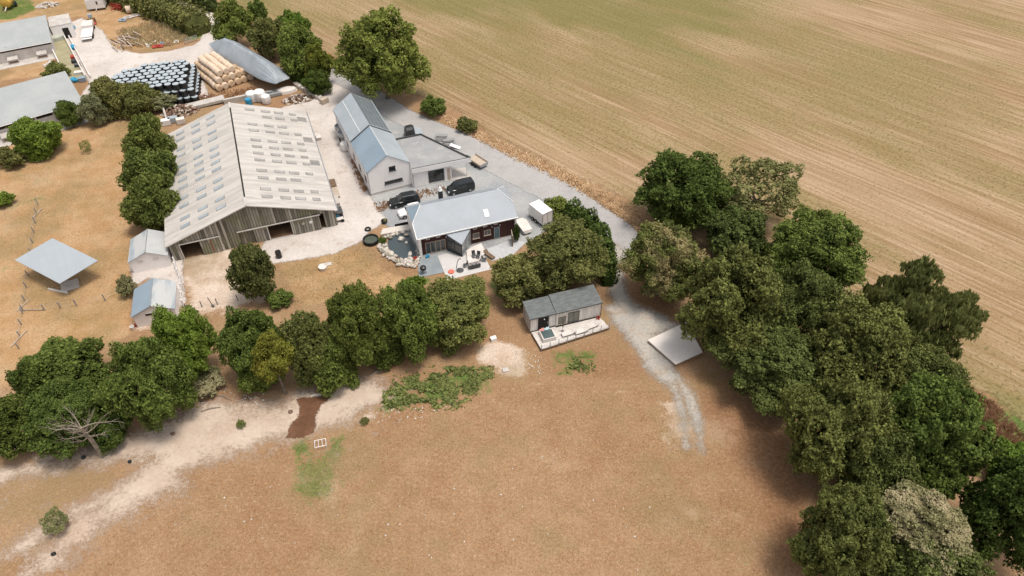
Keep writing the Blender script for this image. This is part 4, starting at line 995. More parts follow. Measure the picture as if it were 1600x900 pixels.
towel(CL(1.35, -.7, 1.08), mat('pink cloth', (.62, .28, .25), (.55, .24, .22), 2, .9), 'pink towel draped on the tub rim at the cabin door')
towel(CL(1.95, -.72, 1.08), mat('pale blue cloth', (.42, .55, .58), (.38, .5, .53), 2, .9), 'pale blue towel draped on the tub rim')
deck_pale = mat('bleached lounger slats', (.64, .59, .55), (.56, .51, .47), 1, .8)
def lounger(loc, rz, lbl):
    t = thing('deck_lounger', lbl, 'lounger', loc, rz, 'white loungers on the cabin deck')
    MB().slab([(-.9, -.33, .34), (.35, -.33, .34), (.35, .33, .34), (-.9, .33, .34)], .07).build('seat', deck_pale, t)
    MB().slab([(.36, -.33, .34), (.98, -.33, .68), (.98, .33, .68), (.36, .33, .34)], .07).build('backrest', deck_pale, t)
    for x in (-.8, .3):
        for y in (-.28, .28): MB().bb(x - .03, x + .03, y - .03, y + .03, 0, .268).build('leg', deck_pale, t)
    return t
lounger(CL(4.4, -1.95, .463), CA + .05, 'white lounger on the deck beside the tub'); lounger(CL(6.1, -2.1, .463), CA + .05, 'middle white lounger on the deck'); lounger(CL(7.7, -1.7, .463), CA + .15, 'white lounger at the right end of the deck')
pt = thing('closed_parasol', 'closed dark parasol standing on the deck before the cabin window', 'parasol', CL(3.9, -1.2, .463), 0)
MB().tube([(0, 0, 0), (0, 0, 2.3)], .025, 6).build('pole', dark_metal, pt); MB().lathe([(.05, .8), (.13, 1.0), (.10, 1.6), (.04, 2.2)], 10).build('canopy', mat('grey brown canopy', (.15, .13, .12), (.11, .10, .09), 2, .9), pt); MB().cyl((0, 0, 0), .22, .06).build('base', conc_dark, pt)
o = MB().lathe([(.16, 0), (.2, .04), (.22, .42), (.19, .42), (.15, .06)], 12).build('red_bucket', red_paint, None, CL(W - .45, -.65, .463)); tag(o, 'red bucket on the deck at the right corner of the cabin', 'bucket')

# ---- white platform under the oak
q = [G(*p, .5) for p in ((1012, 531), (1056, 569), (1098, 550), (1072, 503))]
c0 = sum(q, Vector()) / 4
pf = thing('low_platform', 'low square white platform on short posts, half under the big oak', 'platform', (c0.x, c0.y, 0))
ql = [(v.x - c0.x, v.y - c0.y) for v in q]
MB().prism(ql, .42, .5).build('deck_top', mat('bleached platform boards', (.78, .71, .66), (.70, .64, .59), .5, .85, fine=.12, wear=(.48, .42, .37), wear_lo=.66), pf)
mb = MB()
for i in range(4): mb.beam((*Vector(ql[i]) * .985, .34), (*Vector(ql[(i + 1) % 4]) * .985, .34), .1, .16)
mb.build('edge_beam', wood_pale, pf)
for v in ql: MB().bb(v[0] * .95 - .06, v[0] * .95 + .06, v[1] * .95 - .06, v[1] * .95 + .06, 0, .418).build('post', wood_brown, pf)

# ---- solar tracker
a, b, c, d = [G(*p, z) for p, z in (((23, 406), 3.1), ((93, 443), 2.7), ((153, 407), 3.1), ((82, 372), 3.5))]
c0 = (a + b + c + d) / 4; foot = G(106, 444)
st = thing('solar_tracker', 'large tilted square solar panel on a post in the left paddock', 'solar panel', (c0.x, c0.y, 0))
pm, pt_, pb = newmat('pv panel')
tcn = pt_.node('ShaderNodeTexCoord').outputs['Object']; bk = pt_.node('ShaderNodeTexBrick'); pt_.link(pt_.mapping(tcn, (1, 1, 1), (0, 0, R(-32))), bk.inputs['Vector'])
bk.offset = 0; bk.inputs['Color1'].default_value = (.36, .39, .42, 1); bk.inputs['Color2'].default_value = (.345, .375, .405, 1); bk.inputs['Mortar'].default_value = (.30, .325, .35, 1)
bk.inputs['Scale'].default_value = 1; bk.inputs['Brick Width'].default_value = 1.0; bk.inputs['Row Height'].default_value = 1.65; bk.inputs['Mortar Size'].default_value = .015
pt_.link(bk.outputs[0], pb.inputs['Base Color']); pb.inputs['Roughness'].default_value = .3; pb.inputs['Specular IOR Level'].default_value = .6
rel = lambda v: (v.x - c0.x, v.y - c0.y, v.z)
MB().slab([rel(v) for v in (a, b, c, d)], .09).build('panel', pm, st)
f0 = Vector((foot.x - c0.x, foot.y - c0.y, 0)) * .6
MB().tube([f0, (0, 0, 2.9)], [.22, .16], 10).build('mast', grey_metal, st)
mb = MB()
for s in (-1, 1):
    v1 = (Vector(rel(a)) + Vector(rel(b))) / 2 - Vector((0, 0, .18)); v2 = (Vector(rel(c)) + Vector(rel(d))) / 2 - Vector((0, 0, .18)); off = (Vector(rel(b)) - Vector(rel(a))) * .22 * s
    mb.beam(v1 + off, v2 + off, .12)
mb.beam(f0 + Vector((0, 0, 1.0)), (Vector(rel(b)) + Vector(rel(c))) / 2 * .7 - Vector((0, 0, -.8)), .09)
mb.build('support_frame', grey_metal, st)
mb = MB().box((f0.x + .8, f0.y - .9, .08), (2.2, 2.0, .16), R(30)); mb.build('concrete_pad', conc, st)
mb = MB().box((f0.x - .3, f0.y - 2.0, .12), (3.0, .22, .24), R(-14)); o = mb.build('concrete_beam', dirty_white, None, (c0.x, c0.y, 0)); tag(o, 'pale concrete beam lying at the foot of the solar panel', 'beam')

# ================================================================ vehicles
def car(name, label, loc, rz, paint, L, Wd, Hh, van=False, cat='car'):
    """nose towards +x; stations: x, sill z, belt z, roof z, half width at belt, half width at roof"""
    t = thing(name, label, cat, loc, rz)
    h = Wd / 2; bl = Hh * .56
    if van:
        st = [(-.5, .30, .62, bl + .0, bl + .35, h * .90, h * .82), (-.47, .28, 0, bl, Hh * .97, h * .97, h * .84), (-.2, .26, 0, bl, Hh, h, h * .86), (.08, .26, 0, bl, Hh * .985, h, h * .85), (.20, .26, 0, bl, Hh * .88, h, h * .80), (.32, .26, 0, bl * .98, bl * 1.04, h, h * .86), (.44, .27, 0, bl * .84, bl * .88, h * .95, h * .80), (.5, .32, 0, bl * .66, bl * .68, h * .80, h * .65)]
        g0, g1 = 1, 4
    else:
        st = [(-.5, .34, 0, bl * .92, bl * .98, h * .88, h * .75), (-.47, .28, 0, bl, bl * 1.25, h * .95, h * .78), (-.36, .26, 0, bl, Hh * .94, h, h * .80), (-.12, .25, 0, bl, Hh, h, h * .80), (.06, .25, 0, bl, Hh * .97, h, h * .78), (.20, .25, 0, bl * .98, bl * 1.06, h, h * .84), (.38, .26, 0, bl * .90, bl * .95, h * .97, h * .80), (.47, .28, 0, bl * .76, bl * .80, h * .90, h * .72), (.5, .34, 0, bl * .62, bl * .64, h * .78, h * .62)]
        g0, g1 = 2, 4
    vs = []
    sec = []
    for s in st:
        x = s[0] * L; zs, zb, zr, wb, wr = s[1], s[3], s[4], s[5], s[6]
        sec.append((x, zs, zb, zr, wb, wr))
        vs += [(x, -wb * .96, zs), (x, -wb * 1.0, (zs + zb) / 2), (x, -wb * .97, zb), (x, -wr, zr), (x, -wr * .5, zr + .03), (x, wr * .5, zr + .03), (x, wr, zr), (x, wb * .97, zb), (x, wb * 1.0, (zs + zb) / 2), (x, wb * .96, zs)]
    fs = []
    for i in range(len(st) - 1):
        for k in range(10):
            k2 = (k + 1) % 10; fs.append((i * 10 + k, i * 10 + k2, (i + 1) * 10 + k2, (i + 1) * 10 + k))
    fs.append(tuple(range(9, -1, -1))); n = (len(st) - 1) * 10; fs.append(tuple(n + k for k in range(10)))
    fs = [f[::-1] for f in fs]
    MB().add(vs, fs).build('body', paint, t)
    lerp = lambda a, b, k: tuple(a[i] + (b[i] - a[i]) * k for i in range(len(a)))
    def pane(nm, q, off):
        q = [Vector(p) for p in q]; c = sum(q, Vector()) / 4; n = (q[1] - q[0]).cross(q[2] - q[0]).normalized()
        if n.dot(c - Vector((0, 0, bl * .8))) < 0: q = q[::-1]; n = -n
        q = [c + (p - c) * .88 + n * off for p in q]; MB().slab(q, .012).build(nm, glass, t)
    for sgn in (-1, 1):
        for i in range(g0, g1):
            a, b = sec[i], sec[i + 1]
            p = lambda s, k: (s[0], sgn * (s[4] * .97 + (s[5] - s[4] * .97) * k), s[2] + (s[3] - s[2]) * k)
            if van and i == 1: continue
            pane('side_window', [p(a, .08), p(b, .08), p(b, .92), p(a, .92)], .022)
    a, b = sec[g1], sec[g1 + 1]
    pane('windscreen', [(a[0], -a[5], a[3]), (a[0], a[5], a[3]), (b[0], b[5], b[3]), (b[0], -b[5], b[3])], .035)
    a, b = sec[1 if not van else 0], sec[2 if not van else 1]
    pane('rear_window', [(a[0], -a[5], a[3]), (a[0], a[5], a[3]), (b[0], b[5], b[3]), (b[0], -b[5], b[3])], .035)
    wr_ = .34
    for sx in (.32, -.30):
        for sy in (-1, 1):
            w = MB().lathe([(wr_ * .6, -.11), (wr_ * .95, -.11), (wr_, -.07), (wr_, .07), (wr_ * .95, .11), (wr_ * .6, .11)], 18, (sx * L, sy * (h - .07), wr_), Matrix.Rotation(math.pi / 2, 4, 'X')).build('wheel', rubber, t)
            MB().lathe([(.02, -.125), (.2, -.118), (.2, .118), (.02, .125)], 10, (sx * L, sy * (h - .07), wr_), Matrix.Rotation(math.pi / 2, 4, 'X')).build('rim', grey_metal, w)
    for sy in (-1, 1):
        MB().box((L * .475, sy * h * .68, bl * .74), (.16, .34, .13), -sy * .35).build('headlight', bpy.data.materials.get('lamp glass') or mat('lamp glass', (.70, .72, .74), None, 1, .15, spec=.7), t)
        MB().box((-L * .492, sy * h * .78, bl * .9), (.08, .16, .3)).build('tail_light', red_paint, t)
        MB().box((L * (.19 if not van else .2), sy * (h + .08), bl * 1.06), (.12, .18, .13)).build('wing_mirror', paint, t)
    return t
blackp = mat('black car paint', (.010, .013, .014), (.014, .017, .018), 1, .22, spec=.6)
whitep = mat('white car paint', (.75, .74, .73), (.72, .71, .70), 1, .25, spec=.5)
fa = HA + math.pi
p = G(632, 318); t = car('estate_car', 'black estate car with silver roof rails parked nearest the red timber house', (p.x, p.y, 0), fa, blackp, 4.75, 1.9, 1.68)
mb = MB()
for s in (-1, 1): mb.tube([(-1.7, s * .62, 1.66), (-1.5, s * .62, 1.75), (.1, s * .62, 1.75), (.3, s * .62, 1.68)], .025, 5)
mb.build('roof_rail', grey_metal, t)
p = G(719.5, 298); car('black_van', 'black passenger van parked in front of the white house wing', (p.x, p.y, 0), fa + .06, blackp, 4.4, 1.82, 1.72, True, 'van')
p = Vector(H(1.35, 10.2)); car('white_car', 'small white hatchback half hidden behind the red timber house', (p.x, p.y, 0), fa + .08, whitep, 3.9, 1.75, 1.5)

def box_trailer():
    a, b, c = G(834, 350), G(847.5, 356), G(862, 349)
    ang = math.atan2((c - b).y, (c - b).x)
    t = thing('box_trailer', 'tall white box trailer parked by the bushes at the edge of the gravel', 'trailer', (b.x, b.y, 0), ang)
    w = (c - b).length + .1; l = 3.3; z0, z1 = .5, 2.45
    mb = MB(); mb.bb(0, w, 0, l, z0, z1); mb.build('box', white_paint, t)
    f = MB()
    for x in (0, w): f.bb(x - .05, x + .05, -.03, .05, z0 - .05, z1 + .03)
    f.bb(.05, w - .05, -.03, .05, z1 - .04, z1 + .03); f.bb(.05, w - .05, -.03, .05, z0 - .05, z0 + .05); f.build('door_frame', grey_metal, t)
    MB().bb(w / 2 - .02, w / 2 + .02, -.02, -.002, z0 + .06, z1 - .05).build('door_seam', dark_metal, t)
    MB().bb(.1, w - .1, .1, l + .2, z0 - .15, z0 - .052).build('chassis', dark_metal, t)
    MB().beam((w / 2, l, z0 - .1), (w / 2, l + 1.3, z0 - .15), .09).build('drawbar', dark_metal, t)
    for x in (-.06, w + .06):
        for y in (1.5, 2.3):
            wv = MB().lathe([(.18, -.09), (.31, -.09), (.31, .09), (.18, .09)], 14, (x, y, .31), Matrix.Rotation(math.pi / 2, 4, 'Y')).build('wheel', rubber, t)
            MB().lathe([(.02, -.1), (.17, -.095), (.17, .095), (.02, .1)], 10, (x, y, .31), Matrix.Rotation(math.pi / 2, 4, 'Y')).build('rim', grey_metal, wv)
    return t
box_trailer()
p = G(818, 358)
t = thing('covered_trailer', 'low trailer under a pale tarpaulin between the timber house and the box trailer', 'trailer', (p.x, p.y, 0), HA + .12)
MB().add([(x * w, y, z) for y, w, z in ((-1.5, .55, .35), (-1.35, .75, .8), (.6, .8, 1.05), (1.5, .6, .9), (1.7, .45, .4)) for x in (-1, -.6, .6, 1)], [(i * 4 + j, i * 4 + j + 1, (i + 1) * 4 + j + 1, (i + 1) * 4 + j) for i in range(4) for j in range(3)] + [(3, 2, 1, 0), (16, 17, 18, 19)]).build('tarpaulin', dirty_white, t)
MB().bb(-.72, .72, -1.4, 1.5, .3, .5).build('bed', grey_metal, t)
for s in (-1, 1): MB().lathe([(.15, -.08), (.28, -.08), (.28, .08), (.15, .08)], 14, (s * .85, 0, .28), Matrix.Rotation(math.pi / 2, 4, 'Y')).build('wheel', rubber, t)
# flatbed trailer beside the wing
p = G(745, 259); p2 = G(754, 265)
t = thing('flatbed_trailer', 'small wooden flatbed trailer beside the porch of the white house wing', 'trailer', (p.x + .2, p.y + .4, 0), math.atan2(-.55, .5))
MB().bb(-1.7, 1.6, -.8, .8, .62, .7).build('bed', wood_pale, t)
mb = MB(); mb.bb(-1.7, 1.6, .8, .85, .62, 1.0); mb.bb(-1.7, 1.6, -.85, -.8, .62, .95); mb.build('side_board', wood_pale, t); MB().bb(1.6, 1.66, -.8, .8, .5, 1.0).build('tailboard', grey_metal, t)
MB().bb(-1.5, 1.5, -.6, .6, .45, .618).build('chassis', dark_metal, t); MB().beam((-1.6, 0, .5), (-2.9, 0, .45), .09).build('drawbar', dark_metal, t)
for s in (-1, 1):
    for x in (-.4, .35): MB().lathe([(.15, -.09), (.3, -.09), (.3, .09), (.15, .09)], 14, (x, s * .96, .3), Matrix.Rotation(math.pi / 2, 4, 'X')).build('wheel', rubber, t)
# covered machine behind the wing
p = G(643, 212)
t = thing('covered_machine', 'machine under a rounded black cover behind the flat-roofed white wing', 'machine', (p.x, p.y, 0), HA)
vs = []; fs = []
for i, (x, k) in enumerate(((-1.1, .7), (-.9, .95), (.2, 1.0), (.5, .9))):
    for j in range(9):
        a = math.pi * j / 8; vs.append((x, math.cos(a) * 1.2 * k, math.sin(a) ** .7 * 2.1 * k))
fs = [(i * 9 + j, i * 9 + j + 1, (i + 1) * 9 + j + 1, (i + 1) * 9 + j) for i in range(3) for j in range(8)] + [tuple(range(8, -1, -1)), tuple(27 + j for j in range(9))]
MB().add(vs, fs).build('cover', black_plastic, t); MB().slab([(.52, -1.1, .9), (1.9, -1.0, .6), (1.9, .9, .75), (.52, 1.0, 1.1)], .1).build('pale_panel', steel_pale, t)
for y in (-.9, .8): MB().bb(1.6, 1.7, y - .05, y + .05, 0, .5).build('leg', dark_metal, t)
def picnic(px, py, rz, lbl):
    p = G(px, py); t = thing('picnic_table', lbl, 'table', (p.x, p.y, 0), rz)
    mb = MB()
    for k in range(5): mb.bb(-1, 1, -.38 + k * .16, -.25 + k * .16, .72, .76)
    MB().bb(-1, 1, -.38, .39, .72, .765).build('tabletop', wood_grey, t)
    for s in (-1, 1): MB().bb(-1, 1, s * .75 - .14, s * .75 + .14, .42, .46).build('bench', wood_grey, t)
    for x in (-.75, .75):
        m = MB(); m.beam((x, -.8, 0), (x, -.2, .72), .07); m.beam((x, .8, 0), (x, .2, .72), .07); m.beam((x, -.85, .39), (x, .85, .39), .07); m.build('trestle', wood_grey, t)
wood_grey = mat('greyed wood', (.30, .30, .30), (.20, .20, .20), 2, .85, stretch=(1, 5, 1), fine=.4)
picnic(690, 217, HA - .4, 'grey picnic table on the lane side of the flat roof')
picnic(702, 224, HA - .1, 'smaller grey picnic table stacked close to the flat roof wall')
p = G(712, 231); o = MB().slab([(-1.0, -.4, .5), (.9, -.4, .15), (.9, .4, .15), (-1.0, .4, .5)], .06).bb(-.95, -.85, -.35, .35, 0, .42).build('leaning_board', white_paint, None, (p.x, p.y, 0), HA - .7); tag(o, 'white board propped beside the picnic tables', 'board')

# ================================================================ bales
bale_top = mat('painted sky sheen film', (.41, .455, .49), (.33, .38, .41), 1.4, .4, spec=.5, fine=.12)  # pale blue of the bale tops: sky sheen put into the film colour
bm_ = MB()
pr = [(.60, 0), (.66, .06), (.67, .6), (.66, 1.14), (.585, 1.22)]
bm_.lathe(pr, 18, closed=False); n = 18
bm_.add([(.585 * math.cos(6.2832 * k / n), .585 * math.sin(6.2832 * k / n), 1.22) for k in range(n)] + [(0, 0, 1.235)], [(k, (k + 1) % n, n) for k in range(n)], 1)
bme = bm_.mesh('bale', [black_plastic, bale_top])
BG = 'black wrapped bales in the big stack'
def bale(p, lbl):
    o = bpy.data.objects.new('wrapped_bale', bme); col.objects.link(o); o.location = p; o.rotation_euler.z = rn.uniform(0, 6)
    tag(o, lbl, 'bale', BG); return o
BA = R(15.5); ex, ey = Vector((math.cos(BA), math.sin(BA), 0)), Vector((-math.sin(BA), math.cos(BA), 0))
b0 = G(286, 128, 3.66); b0.z = 0; S_ = 1.37
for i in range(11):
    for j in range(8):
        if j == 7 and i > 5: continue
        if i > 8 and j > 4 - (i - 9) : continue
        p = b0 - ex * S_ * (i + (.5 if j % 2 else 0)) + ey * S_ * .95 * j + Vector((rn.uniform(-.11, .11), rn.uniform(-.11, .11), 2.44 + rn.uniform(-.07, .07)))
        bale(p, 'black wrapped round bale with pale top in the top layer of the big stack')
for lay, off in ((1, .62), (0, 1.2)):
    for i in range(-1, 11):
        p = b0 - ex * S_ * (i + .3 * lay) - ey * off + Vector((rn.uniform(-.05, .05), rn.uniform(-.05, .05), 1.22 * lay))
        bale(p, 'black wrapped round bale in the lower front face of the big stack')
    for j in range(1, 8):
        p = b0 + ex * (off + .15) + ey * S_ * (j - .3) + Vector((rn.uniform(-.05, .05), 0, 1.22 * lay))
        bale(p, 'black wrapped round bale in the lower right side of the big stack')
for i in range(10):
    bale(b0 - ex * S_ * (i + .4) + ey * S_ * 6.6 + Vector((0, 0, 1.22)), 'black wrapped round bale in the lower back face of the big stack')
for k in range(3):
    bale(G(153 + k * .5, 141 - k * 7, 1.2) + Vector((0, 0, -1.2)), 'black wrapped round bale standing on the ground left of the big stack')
straw = mat('straw bale', (.62, .46, .315), (.50, .35, .22), 2.2, .9, fine=.45)
straw_pale = mat('netted straw bale', (.70, .555, .43), (.60, .455, .335), 1.6, .85, fine=.35)
sm = MB().lathe([(.45, -.6), (.60, -.58), (.645, -.5), (.65, 0), (.645, .5), (.60, .58), (.45, .6)], 16, (0, 0, 0), Matrix.Rotation(math.pi / 2, 4, 'Y'))
sme = [sm.mesh('straw_bale', straw, True), sm.mesh('straw_bale', straw_pale, True)]
SG = 'straw bales in the pyramid stack'
s0 = G(351, 133, .65); s0.z = 0; SA = R(132.5); sx, sy = Vector((math.cos(SA), math.sin(SA), 0)), Vector((math.sin(SA), -math.cos(SA), 0))
# layers: rows across (sy) stacked in the grooves
for lay, (n_, r0) in enumerate(((6, -1.0), (5, -.5), (3, 0.0))):
    for r in range(n_):
        for k in range(8 if lay < 2 else 7):
            p = s0 + sx * (1.24 * k + .55 * lay + rn.uniform(-.06, .06)) + sy * ((r + r0) * 1.3 + rn.uniform(-.07, .07)) + Vector((0, 0, .65 + 1.12 * lay))
            if p.y > 133: continue
            o = bpy.data.objects.new('straw_bale', sme[1 if lay == 2 or rn.random() < .3 else 0]); col.objects.link(o); o.location = p; o.rotation_euler = (rn.uniform(0, 6), 0, SA + rn.uniform(-.05, .05))
            tag(o, ('golden straw bale on the ground layer of the pyramid stack', 'golden straw bale in the middle layer of the pyramid stack', 'pale straw bale on top of the pyramid stack')[lay], 'bale', SG)
# sheeted clamp
tarp = mat('blue grey tarpaulin', (.26, .295, .33), (.335, .365, .395), .35, .45, spec=.45, fine=.08, wear=(.44, .45, .46), wear_lo=.62)
vs = []; fs = []; NL, NC = 60, 22
c0, c1 = G(339, 66, 2.2), G(436, 124, 2.2); d = (c1 - c0).normalized(); nn = Vector((-d.y, d.x, 0)); Lt = (c1 - c0).length + 1.6
for i in range(NL + 1):
    s = i / NL; c = c0 + d * (Lt * s - .4); w = 2.9 - .3 * s; e = min(1, (1 - s) * 6) ** .6 if s > .8 else min(1, .06 + s * 4)
    e = max(e, .02); hgt = (2.55 + .25 * math.sin(s * 3.1) + .12 * noise.noise((s * 9, 0, 0))) * e
    for j in range(NC + 1):
        k = j / NC * 2 - 1                                   # -1 .. 1 across, a ridge with sagging sides
        prof = (1 - abs(k) ** 1.35) ** .8 - .10 * math.sin(abs(k) * math.pi)
        fold = .10 * noise.noise(Vector((s * 34, k * 1.2, 3))) + .07 * noise.noise(Vector((s * 80, k * 2.5, 7)))
        gath = .22 * math.sin(k * 26 + 3 * noise.noise(Vector((k * 3, 1, 1)))) * max(0, (s - .72) / .28)
        x = k * w * (.55 + .45 * e) * (1 + .25 * gath * (1 - abs(k))) - .5 * (1 - abs(k))
        z = max(.02, prof * hgt * (1 + fold + gath * .6) + .05)
        vs.append(c + nn * x + d * (gath * .5) + Vector((0, 0, z)) - Vector((c0.x, c0.y, 0)))
fs = [(i * (NC + 1) + j, (i + 1) * (NC + 1) + j, (i + 1) * (NC + 1) + j + 1, i * (NC + 1) + j + 1) for i in range(NL) for j in range(NC)]
o = MB().add(vs, fs).build('sheeted_clamp', tarp, None, (c0.x, c0.y, 0), smooth=True); tag(o, 'long blue-grey tarpaulin mound with gathered folds at its near end', 'tarpaulin')
vs = []; p0 = s0 + sy * 3.2 + sx * 1.0
for i in range(9):
    c = s0 + sx * (1.0 + i * 1.0) + sy * (3.0 - .05 * i) 
    for j in range(4): vs.append(tuple(c + sy * (j * .38 - .5) + Vector((0, 0, 2.75 - .55 * j + .1 * math.sin(i * 1.3 + j)))))
nv = len(vs); fs = [(i * 4 + j, (i + 1) * 4 + j, (i + 1) * 4 + j + 1, i * 4 + j + 1) for i in range(8) for j in range(3)]
vs += [(x, y, z - .06) for x, y, z in vs]; fs += [tuple(a + nv for a in f[::-1]) for f in fs]
o = MB().add(vs, fs).build('tarp_strip', tarp); tag(o, 'narrow strip of grey tarpaulin lying over the straw bale pyramid', 'tarpaulin')

# ================================================================ rubble, blocks and clutter behind the barn
def heap(px, py, w, d, h, n, r, m, lbl, name='rubble_heap', rz=.35, kind=None):
    p = G(px, py); mb = MB(); q = random.Random(int(px * 7 + py))
    for k in range(n):
        a = q.uniform(0, 6.283); rr = math.sqrt(q.random()); x, y = math.cos(a) * rr * w / 2, math.sin(a) * rr * d / 2
        z = h * (1 - rr ** 1.6) * q.uniform(.5, 1.0)
        if q.random() < .6: mb.rock((x, y, z), r * q.uniform(.5, 1.4), k, 1, k % len(m))
        else: mb.box((x, y, z), (r * q.uniform(1, 3), r * q.uniform(.6, 1.6), r * q.uniform(.4, 1.2)), M=Matrix.Rotation(q.uniform(0, 3), 4, 'Z') @ Matrix.Rotation(q.uniform(-.6, .6), 4, 'X'), mi=k % len(m))
    o = mb.build(name, m, None, (p.x, p.y, 0), rz); tag(o, lbl, 'rubble', kind='stuff'); return o
brick_r = mat('broken brick', (.30, .17, .13), (.22, .12, .09), 3, .9); soil_r = mat('brown soil', (.20, .13, .09), (.14, .09, .065), 3, .95); stone_r = mat('pale stone', (.52, .45, .38), (.42, .36, .30), 3, .9); stone_w = mat('whitish stone', (.62, .57, .51), (.50, .45, .40), 3, .9)
heap(282, 175, 6.6, 4.6, 1.3, 260, .24, [brick_r, soil_r, stone_r, soil_r], 'heap of brown broken brick and soil in a walled bay behind the barn')
heap(467, 156, 6.5, 3.2, 1.1, 220, .22, [stone_r, brick_r, soil_r, stone_w], 'heap of firewood and rubble behind the far right barn corner')
heap(318, 152, 3.0, 1.2, .5, 50, .2, [brick_r, stone_w], 'small heap of broken pink bricks below the straw stack')
def solo(name, lbl, cat, mb, m, px, py, rz=0.0, z=0.0, group=None, smooth=False):
    p = G(px, py, z); o = mb.build(name, m, None, (p.x, p.y, z), rz, smooth); return tag(o, lbl, cat, group)
BAR = R(20.5)
solo('bay_wall', 'low pale concrete wall closing the left side of the rubble bay', 'wall', MB().bb(-.15, .15, -3.2, 3.2, 0, 1.1), conc, 259, 180, BAR + .12)
solo('bay_wall', 'long low concrete ramp wall behind the barn ridge', 'wall', MB().slab([(-3.6, -.9, .5), (3.4, -.9, .9), (3.4, .9, .9), (-3.6, .9, .5)], .5), conc, 322, 164, BAR + .05)
solo('bay_wall', 'low grey block wall right of the ridge behind the barn', 'wall', MB().bb(-2.2, 2.2, -.25, .25, 0, 1.1), conc, 370, 160, BAR + .1)
for k, (x, y, w, l_) in enumerate(((261, 195, 1.5, 'white crate at the left end of the row below the rubble bay'), (272, 191, 1.6, 'bluish white crate in the row below the rubble bay'), (284, 193, 1.4, 'white crate at the right end of the row below the rubble bay'))):
    solo('crate', l_, 'crate', MB().bb(-w / 2, w / 2, -.5, .5, .12, 1.05).bb(-w / 2 + .1, w / 2 - .1, -.4, .4, 0, .118), (white_paint, steel_pale, dirty_white)[k], x, y, BAR)
def bigbag(px, py, s, lbl, rz):
    mb = MB(); prf = [(.42, 0), (.55, .1), (.60, .5), (.57, .95), (.42, 1.08)]
    mb.lathe([(r_ * s, z_ * s) for r_, z_ in prf], 8); solo('big_bag', lbl, 'bag', mb, white_paint, px, py, rz)
bigbag(395, 158, 1.75, 'tall white bulk bag at the left of the group behind the barn', .4); bigbag(408, 157, 1.9, 'largest white bulk bag in the middle of the group behind the barn', .9); bigbag(417, 161, 1.5, 'white bulk bag at the right of the group behind the barn', .2)
solo('barrel', 'bright blue barrel beside the white bulk bags', 'barrel', MB().cyl((0, 0, 0), .55, 1.5), blue_paint, 390, 166)
for k in range(9):
    x = 464 + k * 5.3; y = 135 + k * 3.0
    solo('stone_block', 'pale concrete block in the row curving round the rubble at the lane corner', 'block', MB().box((0, 0, .35), (.78, 1.25, .7)), conc if k % 3 else stone_r, x, y, BAR + .25 + rn.uniform(-.1, .1), group='concrete blocks in a row')
solo('pallet_block', 'pale block on end at the right end of the concrete block row', 'block', MB().box((0, 0, .5), (1.4, 1.0, 1.0)).bb(-.72, .72, -.52, .52, .45, .5), wood_pale, 507, 161, BAR + .5)
for k, (x, y) in enumerate(((422, 147), (430, 150), (436, 146))):
    solo('timber_stack', ('long grey timber stack at the foot of the tarpaulin mound', 'short grey timber stack left of the firewood heap', 'grey timber stack nearest the tarpaulin folds')[k], 'timber', MB().bb(-1.3, 1.3, -.4, .4, .1, .35).bb(-1.2, 1.2, -.35, .35, .352, .6).bb(-1.1, -.9, -.3, .3, 0, .098).bb(.9, 1.1, -.3, .3, 0, .098), wood_grey, x, y, BAR + .1 * k)
solo('grey_sheet', 'pale grey sheet covering a pile left of the firewood heap', 'tarpaulin', MB().lathe([(1.7, 0), (1.5, .5), (.8, .8), (.2, .85)], 12, M=Matrix.Diagonal((1.3, .7, 1, 1))), dirty_white, 447, 143, BAR)
# along the barn's right side
for k, (x, y, w, d_, h, m, nm, l_, c_) in enumerate((
    (520, 290, 1.0, 2.0, .5, wood_brown, 'wooden_trough', 'brown wooden trough beside the right wall of the barn', 'trough'),
    (524, 303, 1.1, 2.6, .35, wood_pale, 'plank_stack', 'pale plank stack beside the right wall of the barn', 'timber'),
    (524, 318, 1.2, 2.2, .7, conc, 'feed_box', 'grey feed box beside the right wall of the barn', 'box'),
    (531, 336, .9, 1.6, .9, dark_metal, 'dark_bin', 'dark bin at the right front corner of the barn', 'bin'),
    (498, 216, .8, 1.6, .5, dirty_white, 'white_trough', 'pale trough halfway along the right wall of the barn', 'trough'))):
    solo(nm, l_, c_, MB().bb(-w / 2, w / 2, -d_ / 2, d_ / 2, .05, h).bb(-w / 2 - .05, w / 2 + .05, -d_ / 2 - .05, d_ / 2 + .05, h + .002, h + .06).bb(-w / 2 + .1, w / 2 - .1, -d_ / 2 + .1, d_ / 2 - .1, 0, .048), m, x, y, BAR)
p = G(533, 345); t = thing('hand_cart', 'small cart with pale frame at the right front corner of the barn', 'cart', (p.x, p.y, 0), BAR)
MB().bb(-.9, .4, -.35, .35, .4, .5).build('tray', dirty_white, t); MB().tube([(-.9, 0, .5), (-1.7, 0, .9)], .03, 5).build('handle', grey_metal, t)
for s in (-1, 1): MB().lathe([(.12, -.05), (.28, -.05), (.28, .05), (.12, .05)], 12, (.2, s * .42, .28), Matrix.Rotation(math.pi / 2, 4, 'X')).build('wheel', rubber, t)
solo('barrel', 'small blue can beside the dark bin at the barn corner', 'barrel', MB().cyl((0, 0, 0), .25, .6), blue_paint, 528, 341)
solo('black_barrel', 'black barrel standing on the yard in front of the barn doors', 'barrel', MB().cyl((0, 0, 0), .42, 1.1), black_plastic, 436.5, 402)
p = G(505, 420); t = thing('round_basin', 'pale round basin on the dry lawn below the yard', 'basin', (p.x, p.y, 0))
MB().lathe([(.40, .05), (.55, .0), (.62, .5), (.55, .52), (.45, .4)], 18).build('rim', dirty_white, t)
solo('flagstone', 'pale flagstone lying beside the round basin', 'slab', MB().box((0, 0, .05), (.9, .7, .1)), conc, 513, 413, .4)
